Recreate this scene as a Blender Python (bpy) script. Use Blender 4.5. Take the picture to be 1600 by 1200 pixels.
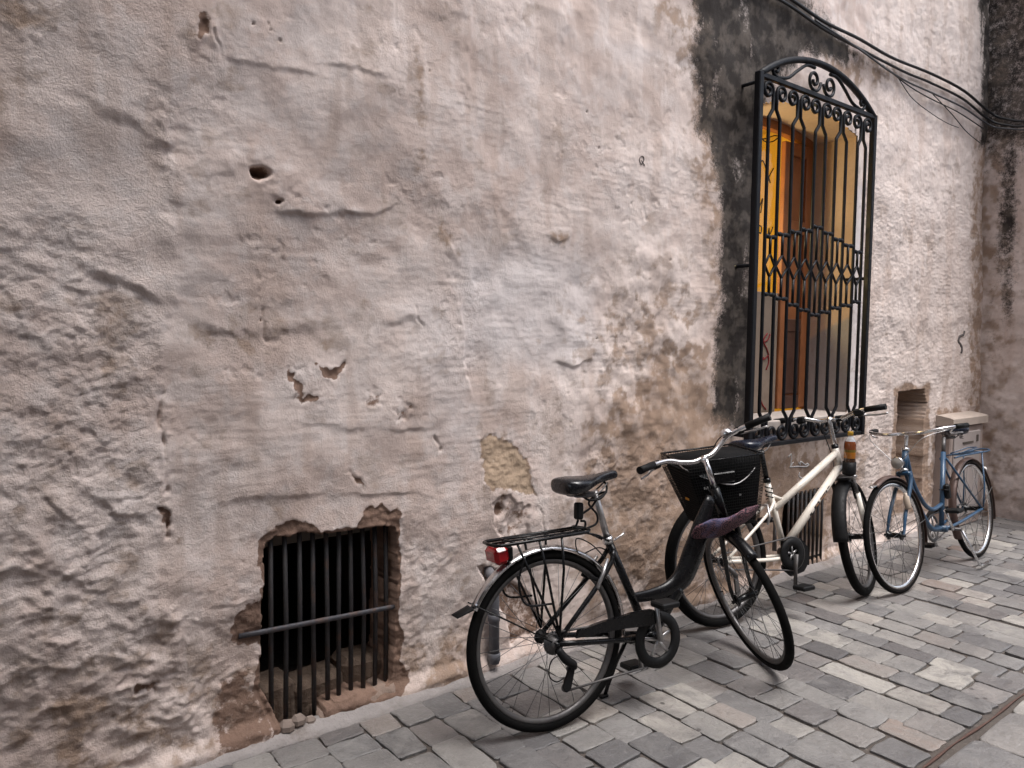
import bpy, math, random
import numpy as np
from mathutils import Matrix, Vector

random.seed(7)
for o in list(bpy.data.objects):
    bpy.data.objects.remove(o, do_unlink=True)
scene = bpy.context.scene
COL = scene.collection
R = math.radians

# ------------------------------------------------------------------ camera
CAMH = 1.50
yaw, pitch, roll = R(52.6), R(-3.46), R(0.71)
fw = Vector((math.cos(yaw) * math.cos(pitch), math.sin(yaw) * math.cos(pitch), math.sin(pitch)))
rt = Vector((math.sin(yaw), -math.cos(yaw), 0.0))
up = rt.cross(fw)
rt2 = rt * math.cos(roll) + up * math.sin(roll)
up2 = up * math.cos(roll) - rt * math.sin(roll)
cam_d = bpy.data.cameras.new('camera')
cam = bpy.data.objects.new('camera', cam_d)
COL.objects.link(cam)
mw = Matrix((rt2, up2, -fw)).transposed().to_4x4()
mw.translation = Vector((0, 0, CAMH))
cam.matrix_world = mw
cam_d.sensor_width = 36.0
cam_d.lens = 36.0 * 1160.0 / 1600.0
cam_d.clip_start = 0.05
cam_d.clip_end = 400.0
scene.camera = cam

# ------------------------------------------------------------------ light
SUN_EL, SUN_AZ = R(71.0), R(280.0)     # azimuth of the sun, counter-clockwise from +x
world = bpy.data.worlds.new('World')
scene.world = world
world.use_nodes = True
wn = world.node_tree
wn.nodes.clear()
w_out = wn.nodes.new('ShaderNodeOutputWorld')
w_bg = wn.nodes.new('ShaderNodeBackground')
w_sky = wn.nodes.new('ShaderNodeTexSky')
w_sky.sky_type = 'NISHITA'
w_sky.sun_disc = False
w_sky.sun_elevation = SUN_EL
w_sky.sun_rotation = R(90.0) - SUN_AZ
w_sky.air_density = 1.0
w_sky.dust_density = 3.0
w_hs = wn.nodes.new('ShaderNodeHueSaturation')
w_hs.inputs['Saturation'].default_value = 0.50
wn.links.new(w_sky.outputs[0], w_hs.inputs['Color'])
wn.links.new(w_hs.outputs[0], w_bg.inputs[0])
w_bg.inputs[1].default_value = 0.13
wn.links.new(w_bg.outputs[0], w_out.inputs[0])
sun_d = bpy.data.lights.new('sun', 'SUN')
sun_d.energy = 1.5
sun_d.angle = R(30.0)
sun_d.color = (1.0, 0.97, 0.95)
sun = bpy.data.objects.new('sun', sun_d)
COL.objects.link(sun)
sun.rotation_euler = Vector((-math.cos(SUN_AZ) * math.cos(SUN_EL), -math.sin(SUN_AZ) * math.cos(SUN_EL), -math.sin(SUN_EL))).to_track_quat('-Z', 'Y').to_euler()
sun.location = (4, -3, 9)
vs = scene.view_settings
vs.view_transform = 'Standard'
vs.look = 'None'
vs.exposure = 1.22
vs.gamma = 1.0
vs.use_curve_mapping = False
scene.render.engine = 'CYCLES'
cy = scene.cycles
cy.max_bounces = 6
cy.diffuse_bounces = 3
cy.glossy_bounces = 3
cy.transmission_bounces = 2
cy.transparent_max_bounces = 8
cy.caustics_reflective = False
cy.caustics_refractive = False

# ------------------------------------------------------------------ helpers
def tag(o, label=None, cat=None, group=None, kind=None):
    if label: o['label'] = label
    if cat: o['category'] = cat
    if group: o['group'] = group
    if kind: o['kind'] = kind
    return o

def empty(name, M=None, parent=None):
    o = bpy.data.objects.new(name, None)
    COL.objects.link(o)
    o.empty_display_size = 0.1
    if parent: o.parent = parent
    if M is not None: o.matrix_basis = M
    return o

def inst(name, me, parent=None, M=None):
    o = bpy.data.objects.new(name, me)
    COL.objects.link(o)
    if parent: o.parent = parent
    if M is not None: o.matrix_basis = M
    return o

def catmull(pts, n=6, closed=False):
    P = [Vector(p) for p in pts]
    m = len(P)
    out = []
    rng = range(m if closed else m - 1)
    for i in rng:
        if closed:
            a, b, c, d = P[(i - 1) % m], P[i], P[(i + 1) % m], P[(i + 2) % m]
        else:
            b, c = P[i], P[i + 1]
            a = P[i - 1] if i > 0 else b * 2 - c
            d = P[i + 2] if i + 2 < m else c * 2 - b
        for k in range(n):
            t = k / n
            out.append(0.5 * ((2 * b) + (c - a) * t + (2 * a - 5 * b + 4 * c - d) * t * t + (3 * b - a - 3 * c + d) * t ** 3))
    if not closed: out.append(P[-1].copy())
    return out

class MB:
    def __init__(s):
        s.v, s.f, s.sm = [], [], []
    def add(s, vs_, fs, smooth=True):
        k = len(s.v)
        s.v += [tuple(p) for p in vs_]
        s.f += [tuple(i + k for i in f) for f in fs]
        s.sm += [smooth] * len(fs)
        return s
    def box(s, c, size, rot=None, bev=0.0):
        hx, hy, hz = size[0] / 2, size[1] / 2, size[2] / 2
        c = Vector(c)
        Rm = rot if rot is not None else Matrix.Identity(3)
        if bev <= 0:
            vs_ = [c + Rm @ Vector((x * hx, y * hy, z * hz)) for z in (-1, 1) for y in (-1, 1) for x in (-1, 1)]
            return s.add(vs_, [(0, 2, 3, 1), (4, 5, 7, 6), (0, 1, 5, 4), (2, 6, 7, 3), (0, 4, 6, 2), (1, 3, 7, 5)], False)
        vs_, idx = [], {}
        b = bev
        for sx in (-1, 1):
            for sy in (-1, 1):
                for sz in (-1, 1):
                    for ax in range(3):
                        p = [sx * (hx - b), sy * (hy - b), sz * (hz - b)]
                        p[ax] = (sx * hx, sy * hy, sz * hz)[ax]
                        idx[(sx, sy, sz, ax)] = len(vs_)
                        vs_.append(c + Rm @ Vector(p))
        F = []
        for sg in (-1, 1):
            q = [(sg, a, b2) for a, b2 in ((-1, -1), (1, -1), (1, 1), (-1, 1))]
            f = [idx[(t[0], t[1], t[2], 0)] for t in q]; F.append(f if sg > 0 else f[::-1])
            f = [idx[(t[2], t[0], t[1], 1)] for t in q]; F.append(f if sg > 0 else f[::-1])
            f = [idx[(t[1], t[2], t[0], 2)] for t in q]; F.append(f if sg > 0 else f[::-1])
        for s1 in (-1, 1):
            for s2 in (-1, 1):
                F.append([idx[(s1, s2, -1, 0)], idx[(s1, s2, 1, 0)], idx[(s1, s2, 1, 1)], idx[(s1, s2, -1, 1)]])
                F.append([idx[(s1, -1, s2, 0)], idx[(s1, 1, s2, 0)], idx[(s1, 1, s2, 2)], idx[(s1, -1, s2, 2)]])
                F.append([idx[(-1, s1, s2, 1)], idx[(1, s1, s2, 1)], idx[(1, s1, s2, 2)], idx[(-1, s1, s2, 2)]])
                for s3 in (-1, 1):
                    F.append([idx[(s1, s2, s3, 0)], idx[(s1, s2, s3, 1)], idx[(s1, s2, s3, 2)]])
        return s.add(vs_, F, False)
    def tube(s, path, r, seg=8, closed=False, caps=True, flat=1.0, upv=None, sq=False):
        P = [Vector(p) for p in path]
        n = len(P)
        rr = r if hasattr(r, '__len__') else [r] * n
        T = []
        for i in range(n):
            if closed: t = P[(i + 1) % n] - P[(i - 1) % n]
            else: t = P[min(i + 1, n - 1)] - P[max(i - 1, 0)]
            T.append(t.normalized() if t.length > 1e-9 else Vector((0, 0, 1)))
        u = Vector(upv) if upv is not None else (Vector((0, 0, 1)) if abs(T[0].z) < 0.9 else Vector((0, 1, 0)))
        u = (u - T[0] * u.dot(T[0])).normalized()
        vs_ = []
        for i in range(n):
            if i:
                q = T[i - 1].rotation_difference(T[i])
                u = q @ u
                u = (u - T[i] * u.dot(T[i])).normalized()
            w = T[i].cross(u)
            for k in range(seg):
                a = 2 * math.pi * (k + (0.5 if sq else 0)) / seg
                vs_.append(P[i] + (u * math.cos(a) + w * math.sin(a) * flat) * rr[i])
        F = []
        m = n if closed else n - 1
        for i in range(m):
            j = (i + 1) % n
            for k in range(seg):
                l = (k + 1) % seg
                F.append((i * seg + k, i * seg + l, j * seg + l, j * seg + k))
        k0 = len(s.v)
        s.add(vs_, F, not sq)
        if caps and not closed:
            s.add([], [], False)
            s.f.append(tuple(k0 + k for k in range(seg))[::-1]); s.sm.append(False)
            s.f.append(tuple(k0 + (n - 1) * seg + k for k in range(seg))); s.sm.append(False)
        return s
    def lathe(s, prof, c=(0, 0, 0), axis=(0, 0, 1), seg=20, smooth=True):
        ax = Vector(axis).normalized()
        u = ax.orthogonal().normalized()
        w = ax.cross(u)
        c = Vector(c)
        vs_ = []
        for (r, h) in prof:
            for k in range(seg):
                a = 2 * math.pi * k / seg
                vs_.append(c + ax * h + (u * math.cos(a) + w * math.sin(a)) * r)
        F = []
        for i in range(len(prof) - 1):
            for k in range(seg):
                l = (k + 1) % seg
                F.append((i * seg + k, i * seg + l, (i + 1) * seg + l, (i + 1) * seg + k))
        return s.add(vs_, F, smooth)
    def ring(s, prof, seg=64):
        """revolve (radius, y) profile, closed, about the y axis"""
        vs_ = []
        m = len(prof)
        for k in range(seg):
            a = 2 * math.pi * k / seg
            for (r, y) in prof:
                vs_.append((r * math.cos(a), y, r * math.sin(a)))
        F = []
        for k in range(seg):
            l = (k + 1) % seg
            for j in range(m):
                j2 = (j + 1) % m
                F.append((k * m + j, k * m + j2, l * m + j2, l * m + j))
        return s.add(vs_, F, True)
    def loft(s, secs, closed_sec=True, caps=True, smooth=True):
        m = len(secs[0])
        vs_ = [p for sec in secs for p in sec]
        F = []
        for i in range(len(secs) - 1):
            for j in range(m if closed_sec else m - 1):
                j2 = (j + 1) % m
                F.append((i * m + j, i * m + j2, (i + 1) * m + j2, (i + 1) * m + j))
        if caps and closed_sec:
            F.append(tuple(range(m))[::-1])
            F.append(tuple((len(secs) - 1) * m + j for j in range(m)))
        return s.add(vs_, F, smooth)
    def prism(s, poly, y0, y1, smooth=False):
        """polygon in xz extruded along y"""
        m = len(poly)
        vs_ = [(x, y0, z) for x, z in poly] + [(x, y1, z) for x, z in poly]
        F = [tuple(range(m)), tuple(range(m, 2 * m))[::-1]]
        for j in range(m):
            F.append(((j + 1) % m, j, m + j, m + (j + 1) % m))
        return s.add(vs_, F, smooth)
    def mesh(s, name, mat):
        me = bpy.data.meshes.new(name)
        me.from_pydata(s.v, [], s.f)
        me.polygons.foreach_set('use_smooth', s.sm)
        if mat: me.materials.append(mat)
        me.update()
        return me
    def build(s, name, mat, parent=None, M=None):
        return inst(name, s.mesh(name, mat), parent, M)

# ------------------------------------------------------------------ noise (numpy)
def _h(ix, iy, seed):
    n = (ix.astype(np.int64) * 374761393 + iy.astype(np.int64) * 668265263 + seed * 1442695041) & 0xFFFFFFFF
    n = ((n ^ (n >> 13)) * 1274126177) & 0xFFFFFFFF
    return (n ^ (n >> 16)) & 0xFFFF

_ang = np.arange(65536) * (2 * np.pi / 65536)
_gx, _gy = np.cos(_ang).astype(np.float32), np.sin(_ang).astype(np.float32)
def pn(x, y, seed=0):
    x = np.asarray(x, np.float32); y = np.asarray(y, np.float32)
    x0 = np.floor(x); y0 = np.floor(y)
    fx = x - x0; fy = y - y0
    ix = x0.astype(np.int32); iy = y0.astype(np.int32)
    def g(dx, dy):
        hh = _h(ix + dx, iy + dy, seed)
        return _gx[hh] * (fx - dx) + _gy[hh] * (fy - dy)
    u = fx * fx * fx * (fx * (fx * 6 - 15) + 10)
    v = fy * fy * fy * (fy * (fy * 6 - 15) + 10)
    a = g(0, 0); b = g(1, 0); c = g(0, 1); d = g(1, 1)
    return ((a + (b - a) * u) * (1 - v) + (c + (d - c) * u) * v) * 1.5
def fbm(x, y, oc=4, seed=0, gain=0.5):
    t = 0; a = 1.0
    for i in range(oc):
        t = t + a * pn(x, y, seed + i * 17)
        x = x * 2.03 + 3.7; y = y * 2.03 + 1.3; a *= gain
    return t
def sstep(a, b, x):
    t = np.clip((x - a) / (b - a), 0, 1)
    return t * t * (3 - 2 * t)

def polydist(X, Z, poly):
    best = np.full(X.shape, 1e9, np.float32)
    for (ax, az), (bx, bz) in zip(poly[:-1], poly[1:]):
        dx, dz = bx - ax, bz - az
        L2 = dx * dx + dz * dz + 1e-12
        t = np.clip(((X - ax) * dx + (Z - az) * dz) / L2, 0, 1)
        best = np.minimum(best, np.hypot(X - ax - t * dx, Z - az - t * dz))
    return best
def polysd(X, Z, poly):
    """signed distance, positive inside"""
    d = polydist(X, Z, list(poly) + [poly[0]])
    ins = np.zeros(X.shape, bool)
    n = len(poly)
    for i in range(n):
        (ax, az), (bx, bz) = poly[i], poly[(i + 1) % n]
        if az == bz: continue
        c = (az > Z) != (bz > Z)
        ins ^= c & (X < (bx - ax) * (Z - az) / (bz - az) + ax)
    return np.where(ins, d, -d)

# ------------------------------------------------------------------ materials
def nodes_of(name):
    m = bpy.data.materials.new(name)
    m.use_nodes = True
    nt = m.node_tree
    return m, nt, nt.nodes['Principled BSDF']
def nd(nt, t, **kw):
    n = nt.nodes.new(t)
    for k, v in kw.items():
        if k in n.inputs: n.inputs[k].default_value = v
        else: setattr(n, k, v)
    return n
def lk(nt, a, b): nt.links.new(a, b)
def noise(nt, scale, detail=5, rough=0.55, vec=None, dist=0.0):
    n = nd(nt, 'ShaderNodeTexNoise')
    n.inputs['Scale'].default_value = scale
    n.inputs['Detail'].default_value = detail
    n.inputs['Roughness'].default_value = rough
    n.inputs['Distortion'].default_value = dist
    if vec is not None: lk(nt, vec, n.inputs['Vector'])
    return n.outputs['Fac']
def mrange(nt, val, a, b, c, d, smooth=False):
    n = nd(nt, 'ShaderNodeMapRange')
    if smooth: n.interpolation_type = 'SMOOTHSTEP'
    n.inputs['From Min'].default_value = a; n.inputs['From Max'].default_value = b
    n.inputs['To Min'].default_value = c; n.inputs['To Max'].default_value = d
    lk(nt, val, n.inputs['Value'])
    return n.outputs['Result']
def mth(nt, op, a, b=None):
    n = nd(nt, 'ShaderNodeMath', operation=op)
    for i, q in enumerate((a, b)):
        if q is None: continue
        if isinstance(q, (int, float)): n.inputs[i].default_value = q
        else: lk(nt, q, n.inputs[i])
    return n.outputs[0]
def mixc(nt, fac, a, b, mode='MIX'):
    n = nd(nt, 'ShaderNodeMix', data_type='RGBA', blend_type=mode)
    n.clamp_factor = True
    for key, q in ((0, fac), (6, a), (7, b)):
        if isinstance(q, (int, float)): n.inputs[key].default_value = q
        elif isinstance(q, (tuple, list)): n.inputs[key].default_value = (*q[:3], 1.0)
        else: lk(nt, q, n.inputs[key])
    return n.outputs[2]
def objco(nt):
    return nd(nt, 'ShaderNodeTexCoord').outputs['Object']
def bumpn(nt, h, dist, strength=1.0, nrm=None):
    b = nd(nt, 'ShaderNodeBump')
    b.inputs['Distance'].default_value = dist
    b.inputs['Strength'].default_value = strength
    lk(nt, h, b.inputs['Height'])
    if nrm is not None: lk(nt, nrm, b.inputs['Normal'])
    return b.outputs['Normal']

def mat(name, col, rough=0.5, metal=0.0, var=0.2, scale=18.0, bump=0.0, bscale=90.0, dust=0.0, det=4, dustcol=(0.22, 0.18, 0.15), coat=0.0, spec=0.5):
    m, nt, b = nodes_of(name)
    co = objco(nt)
    n1 = noise(nt, scale, 3, 0.6, co)
    c = mixc(nt, n1, [x * (1 - var) for x in col], [min(1, x * (1 + var)) for x in col])
    if dust > 0:
        n2 = noise(nt, scale * 0.45, 4, 0.7, co)
        f = mrange(nt, n2, 0.48, 0.72, 0.0, dust, True)
        c = mixc(nt, f, c, dustcol)
        rr = mrange(nt, n2, 0.4, 0.75, rough, min(1.0, rough + 0.3))
    else:
        rr = mrange(nt, n1, 0.3, 0.7, max(0.03, rough - 0.06), min(1, rough + 0.1))
    lk(nt, c, b.inputs['Base Color'])
    lk(nt, rr, b.inputs['Roughness'])
    b.inputs['Metallic'].default_value = metal
    b.inputs['Coat Weight'].default_value = coat
    b.inputs['Specular IOR Level'].default_value = spec
    if bump > 0:
        lk(nt, bumpn(nt, noise(nt, bscale, 3, 0.6, co), bump), b.inputs['Normal'])
    return m

def plaster_mat(name):
    m, nt, b = nodes_of(name)
    co = objco(nt)
    def att(n):
        a = nd(nt, 'ShaderNodeAttribute', attribute_name=n)
        s = nd(nt, 'ShaderNodeSeparateColor'); lk(nt, a.outputs['Color'], s.inputs[0])
        return s.outputs
    black, brown, tan = att('stain_shade')
    white, roughm, peachm = att('tone')
    nA, nS, nB = att('mottle')
    nV = noise(nt, 24.0, 5, 0.70, co)
    nC = noise(nt, 95.0, 3, 0.7, co)
    base = mixc(nt, nA, (0.610, 0.492, 0.440), (0.745, 0.632, 0.580))
    base = mixc(nt, mth(nt, 'MULTIPLY', nB, 0.5), base, (0.70, 0.628, 0.598))
    base = mixc(nt, mth(nt, 'MULTIPLY', peachm, 0.7), base, (0.70, 0.605, 0.555))
    base = mixc(nt, mth(nt, 'MULTIPLY', nS, 0.34), base, (0.47, 0.350, 0.290))
    base = mixc(nt, mrange(nt, nV, 0.50, 0.72, 0, 0.16, True), base, (0.40, 0.305, 0.255))
    base = mixc(nt, mrange(nt, nC, 0.57, 0.76, 0, 0.20, True), base, (0.30, 0.235, 0.205))
    base = mixc(nt, mth(nt, 'MULTIPLY', white, 0.8), base, (0.72, 0.675, 0.67))
    bf = mth(nt, 'ADD', brown, mth(nt, 'MULTIPLY', mth(nt, 'SUBTRACT', nB, 0.35), 0.55))
    bf = mth(nt, 'ADD', bf, mth(nt, 'MULTIPLY', mth(nt, 'SUBTRACT', nV, 0.5), 0.7))
    bf = mth(nt, 'MULTIPLY', mrange(nt, bf, 0.12, 1.05, 0, 0.90, True), mrange(nt, brown, 0.0, 0.10, 0, 1))
    browncol = mixc(nt, nV, (0.175, 0.108, 0.070), (0.43, 0.300, 0.215))
    c = mixc(nt, bf, base, browncol)
    tf = mth(nt, 'ADD', tan, mth(nt, 'MULTIPLY', mth(nt, 'SUBTRACT', nV, 0.5), 0.9))
    tf = mrange(nt, tf, 0.42, 0.58, 0, 1, True)
    tancol = mixc(nt, nV, (0.130, 0.080, 0.060), (0.31, 0.205, 0.155))
    tancol = mixc(nt, mth(nt, 'MULTIPLY', peachm, 0.85), tancol, (0.52, 0.39, 0.28))
    c = mixc(nt, tf, c, tancol)
    kf = mth(nt, 'ADD', black, mth(nt, 'MULTIPLY', mth(nt, 'SUBTRACT', nV, 0.5), 1.0))
    kf = mth(nt, 'ADD', kf, mth(nt, 'MULTIPLY', mth(nt, 'SUBTRACT', nC, 0.5), 0.6))
    kf = mrange(nt, kf, 0.20, 0.72, 0, 0.95, True)
    blackcol = mixc(nt, mth(nt, 'MULTIPLY', nB, nV), (0.010, 0.009, 0.0085), (0.15, 0.125, 0.105))
    c = mixc(nt, kf, c, blackcol)
    lk(nt, c, b.inputs['Base Color'])
    b.inputs['Roughness'].default_value = 0.92
    b.inputs['Specular IOR Level'].default_value = 0.2
    hsum = noise(nt, 120.0, 4, 0.72, co)
    hsum = mth(nt, 'MULTIPLY', hsum, mrange(nt, roughm, 0, 1, 0.16, 0.80))
    lk(nt, bumpn(nt, hsum, 0.0062, 1.0), b.inputs['Normal'])
    return m

# ================================================================== the old plaster wall
D = 2.66
WX0, WX1, WZ0, WZ1 = 3.86, 4.96, 1.02, 2.90
WMID = 0.5 * (WX0 + WX1)
def arch_z(x): return WZ1 + 0.075 * (1 - ((x - WMID) / 0.55) ** 2)

xs = [-0.9]
while xs[-1] < 7.36:
    x = xs[-1]
    xs.append(x + (0.009 if x < 0.0 else 0.0055 if x < 2.2 else 0.0055 + (x - 2.2) * 0.0014))
zs = [-0.04]
while zs[-1] < 6.6:
    z = zs[-1]
    zs.append(z + (0.006 if z < 2.65 else 0.010 if z < 4.6 else 0.16))
xs = np.array(xs, np.float32); zs = np.array(zs, np.float32)
X, Z = np.meshgrid(xs, zs)
NZ, NX = X.shape
wA = pn(X * 7, Z * 7, 11); wB = pn(X * 7, Z * 7, 12)
wC = pn(X * 31, Z * 31, 13); wD = pn(X * 31, Z * 31, 14)
Xw = X + 0.016 * wA + 0.006 * wC
Zw = Z + 0.016 * wB + 0.006 * wD

# zones of different plaster
e1 = 0.012 * wC + 0.02 * wB + np.interp(Z, [0, 0.35, 0.8, 1.35, 1.7, 2.1, 2.6, 3], [0.75, 0.62, 0.57, 0.58, 0.62, 0.61, 0.70, 0.78]) + 0.03 * wA
zl = 1 - sstep(-0.03, 0.03, X - e1)                          # rough granular skin on the left
low = 1 - sstep(0.75, 1.15, Z + 0.12 * fbm(X * 1.7, Z * 1.7, 2, 5))
n_lo = fbm(X * 0.8, Z * 0.9, 3, 21)
n_md = fbm(X * 3.1, Z * 3.4, 4, 31)
n_hi = fbm(X * 11, Z * 12, 4, 41)
n_vh = fbm(X * 42, Z * 46, 2, 51)
dm = 0.12 + 0.88 * sstep(-0.12, 0.42, fbm(X * 1.25, Z * 1.5, 3, 25))
n_br = fbm(X * 1.9 + 0.4 * wA, Z * 2.2, 2, 27)
H = 0.025 * n_lo + 0.0075 * n_br + 0.0035 * n_md * dm + 0.003 * fbm(X * 7.0 + Z * 2.0, Z * 4.0 - X, 2, 35)
H += 0.006 * zl
H += zl * (0.0034 * n_hi * dm + 0.0017 * n_vh * (0.4 + 0.6 * dm))
# layered, sagging renderings with soft lower lips
tw = Z * 5.2 + 1.35 * fbm(X * 2.2, Z * 2.6, 4, 61) - X * 0.9
saw = tw - np.floor(tw)
lip = (1 - saw) * sstep(0, 0.16, saw)
amask = sstep(-0.05, 0.45, fbm(X * 2.6, Z * 3.0, 3, 71))
H += dm * lip * amask * (0.0080 * zl + 0.0042 * low * (1 - zl)) * sstep(0, 0.5, low + 0.35)
tw = Z * 13 + 1.6 * fbm(X * 5, Z * 6, 4, 81)
saw = tw - np.floor(tw)
H += dm * (1 - saw) * sstep(0, 0.2, saw) * sstep(0.0, 0.5, fbm(X * 4, Z * 4, 3, 91)) * (0.0042 * zl + 0.0036 * low)
# lumps in the lower left and under the window
bil = np.abs(fbm(X * 6, Z * 7.5, 3, 101))
H += (0.019 * zl * low + 0.007 * low * (1 - zl)) * 0.8 * (0.35 - bil) * (0.45 + 0.55 * dm)
mid = np.exp(-((X - 2.95) / 0.55) ** 2 - ((Z - 1.25) / 0.75) ** 2)
H += mid * 0.019 * fbm(X * 5.0, Z * 4.2, 3, 111)
H += (1 - zl) * (0.0011 * n_hi + 0.0007 * n_vh)
# scratchy horizontal trowel drags
H += 0.0011 * pn(X * 7 + 0.8 * wA, Z * 55, 115) * (1 - zl) * sstep(-0.2, 0.3, fbm(X * 1.3, Z * 2.1, 2, 116))
rgt = sstep(4.95, 5.2, X)
H += rgt * (0.0018 * n_hi + 0.0016 * n_vh)
H += (1 - zl) * sstep(1.4, 2.2, Z) * 0.0030 * pn(X * 9, Z * 1.2, 121)
# pocked, chipped spots
pk = fbm(X * 16, Z * 15, 3, 131)
pkm = sstep(0.15, 0.5, fbm(X * 1.6, Z * 1.9, 3, 141))
H -= 0.0024 * sstep(0.40, 0.66, pk) * (0.15 + pkm) * (1 - 0.5 * zl)
# crisp flakes of old limewash, layer on layer
for (fr, sd_, th, dp) in ((5.5, 401, 0.22, 0.0020), (10.0, 402, 0.26, 0.0016), (19.0, 403, 0.30, 0.0013), (3.1, 404, 0.30, 0.0020)):
    fk = fbm(X * fr, Z * fr * 1.25, 4, sd_, 0.62)
    H -= dp * dm * sstep(th, th + 0.05, fk) * (0.45 + 0.55 * np.clip(zl + low, 0, 1)) * (1 - 0.6 * rgt)
mA = sstep(-0.45, 0.45, fbm(X * 1.5, Z * 1.7, 5, 151, 0.6))
mS = sstep(0.10, 0.55, fbm(X * 5.5, Z * 0.9, 4, 161, 0.6) + 0.3 * fbm(X * 1.2, Z * 1.2, 2, 163))
mB = sstep(-0.35, 0.6, fbm(X * 8, Z * 8, 5, 171, 0.65))

def taper(v, a, b, w):
    return sstep(a - w * 0.2, a + w, v) * (1 - sstep(b - w, b + w * 0.2, v))
def ledge(pts, A, wup=0.10, wdn=0.06, soft=0.010):
    """render above the line stands proud and ends in a lip"""
    px_ = [p[0] for p in pts]; pz_ = [p[1] for p in pts]
    i0, i1 = np.searchsorted(xs, [min(px_) - 0.05, max(px_) + 0.05])
    j0, j1 = np.searchsorted(zs, [min(pz_) - 0.4, max(pz_) + 0.6])
    sl = (slice(j0, j1), slice(i0, i1))
    zl_ = np.interp(Xw[sl], px_, pz_)
    s_ = zl_ - Zw[sl]
    k_ = sstep(-soft * 0.6, soft * 1.4, s_)
    f = np.exp(np.minimum(s_, 0) / wup) * (1 - k_) - 0.45 * np.exp(-np.maximum(s_, 0) / wdn) * k_
    H[sl] += 0.50 * A * f * taper(X[sl], min(px_), max(px_), 0.09) * (0.35 + 0.65 * sstep(-0.5, 0.4, wA[sl]))
def vedge(pts, A, wl=0.10, wr=0.06):
    px_ = [p[0] for p in pts][::-1]; pz_ = [p[1] for p in pts][::-1]
    i0, i1 = np.searchsorted(xs, [min(px_) - 0.5, max(px_) + 0.4])
    j0, j1 = np.searchsorted(zs, [min(pz_) - 0.05, max(pz_) + 0.05])
    sl = (slice(j0, j1), slice(i0, i1))
    s_ = Xw[sl] - np.interp(Zw[sl], pz_, px_)
    k_ = sstep(-0.006, 0.012, s_)
    f = np.exp(np.minimum(s_, 0) / wl) * (1 - k_) - 0.45 * np.exp(-np.maximum(s_, 0) / wr) * k_
    H[sl] += 0.6 * A * f * taper(Z[sl], min(pz_), max(pz_), 0.08) * (0.1 + 0.9 * sstep(-0.35, 0.45, wB[sl] + 0.5 * wC[sl]))
def window_of(pts, pad):
    a = np.array(pts)
    i0, i1 = np.searchsorted(xs, [a[:, 0].min() - pad, a[:, 0].max() + pad])
    j0, j1 = np.searchsorted(zs, [a[:, 1].min() - pad, a[:, 1].max() + pad])
    return slice(j0, j1), slice(i0, i1)
def crack(pts, w=0.006, dep=0.012):
    sl = window_of(pts, 0.06)
    d = polydist(Xw[sl], Zw[sl], pts)
    H[sl] -= 0.8 * dep * np.exp(-(d / w) ** 2) * sstep(-0.35, 0.35, wA[sl] + 0.6 * wD[sl])
BK = np.zeros(X.shape, np.float32); BR = BK.copy(); TA = BK.copy(); WH = BK.copy(); PE = BK.copy()
def patch(pts, dep=0.007, tan=1.0, soft=0.03, warp=1.0):
    sl = window_of(pts, 0.15)
    sd = polysd(X[sl] + warp * (Xw[sl] - X[sl]), Z[sl] + warp * (Zw[sl] - Z[sl]), pts)
    H[sl] -= dep * sstep(-0.004, 0.006, sd)
    TA[sl] = np.maximum(TA[sl], tan * sstep(-soft, soft * 0.6, sd))
    return sl, sd
def stain_shade(F, pts, amount, soft, pad=0.8, warp=1.5):
    sl = window_of(pts, pad)
    sd = polysd(X[sl] + warp * (Xw[sl] - X[sl]), Z[sl] + warp * (Zw[sl] - Z[sl]), pts)
    F[sl] = np.maximum(F[sl], amount * sstep(-soft, soft, sd))
def pit(c, rx, rz, dep, col=0.0):
    sl = window_of([c], 0.12)
    q = ((Xw[sl] - c[0]) / rx) ** 2 + ((Zw[sl] - c[1]) / rz) ** 2
    H[sl] -= dep * np.exp(-q ** 2)
    if col: TA[sl] = np.maximum(TA[sl], col * np.exp(-q * 0.7))

# ---- individual lips, seams and losses of this wall
ledge([(0.944, 1.946), (1.124, 1.952), (1.280, 1.969), (1.389, 2.004), (1.460, 2.037)], 0.024, 0.07, 0.04)
ledge([(0.598, 1.613), (0.688, 1.536), (0.816, 1.510), (0.976, 1.520), (1.174, 1.557), (1.293, 1.592)], 0.015, 0.14, 0.12, 0.034)
ledge([(1.376, 1.549), (1.506, 1.593), (1.581, 1.574)], 0.018, 0.08, 0.06, 0.022)
ledge([(0.351, 2.228), (0.421, 2.203), (0.502, 2.187), (0.577, 2.141), (0.655, 2.111)], 0.018, 0.09, 0.06, 0.026)
ledge([(0.316, 1.729), (0.402, 1.695), (0.493, 1.658), (0.592, 1.608)], 0.026, 0.09, 0.07, 0.020)
ledge([(0.272, 1.652), (0.348, 1.630), (0.428, 1.642)], 0.012, 0.06, 0.05)
ledge([(0.101, 1.522), (0.195, 1.510), (0.260, 1.486)], 0.014, 0.07, 0.06)
ledge([(0.121, 1.059), (0.216, 1.017), (0.291, 0.944), (0.351, 0.864)], 0.020, 0.07, 0.06)
ledge([(0.276, 1.056), (0.371, 0.995), (0.443, 0.923), (0.538, 0.889)], 0.016, 0.06, 0.05)
ledge([(0.163, 0.827), (0.245, 0.769), (0.330, 0.723), (0.366, 0.716)], 0.017, 0.06, 0.06)
ledge([(0.174, 0.593), (0.257, 0.543), (0.326, 0.516)], 0.014, 0.05, 0.05)
ledge([(0.741, 2.445), (0.891, 2.448), (1.053, 2.458), (1.202, 2.453)], 0.008, 0.08, 0.05)
ledge([(1.053, 2.485), (1.280, 2.518), (1.430, 2.507)], 0.009, 0.05, 0.04)
ledge([(2.209, 1.978), (2.307, 1.958), (2.386, 2.001)], 0.012, 0.05, 0.04)
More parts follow.
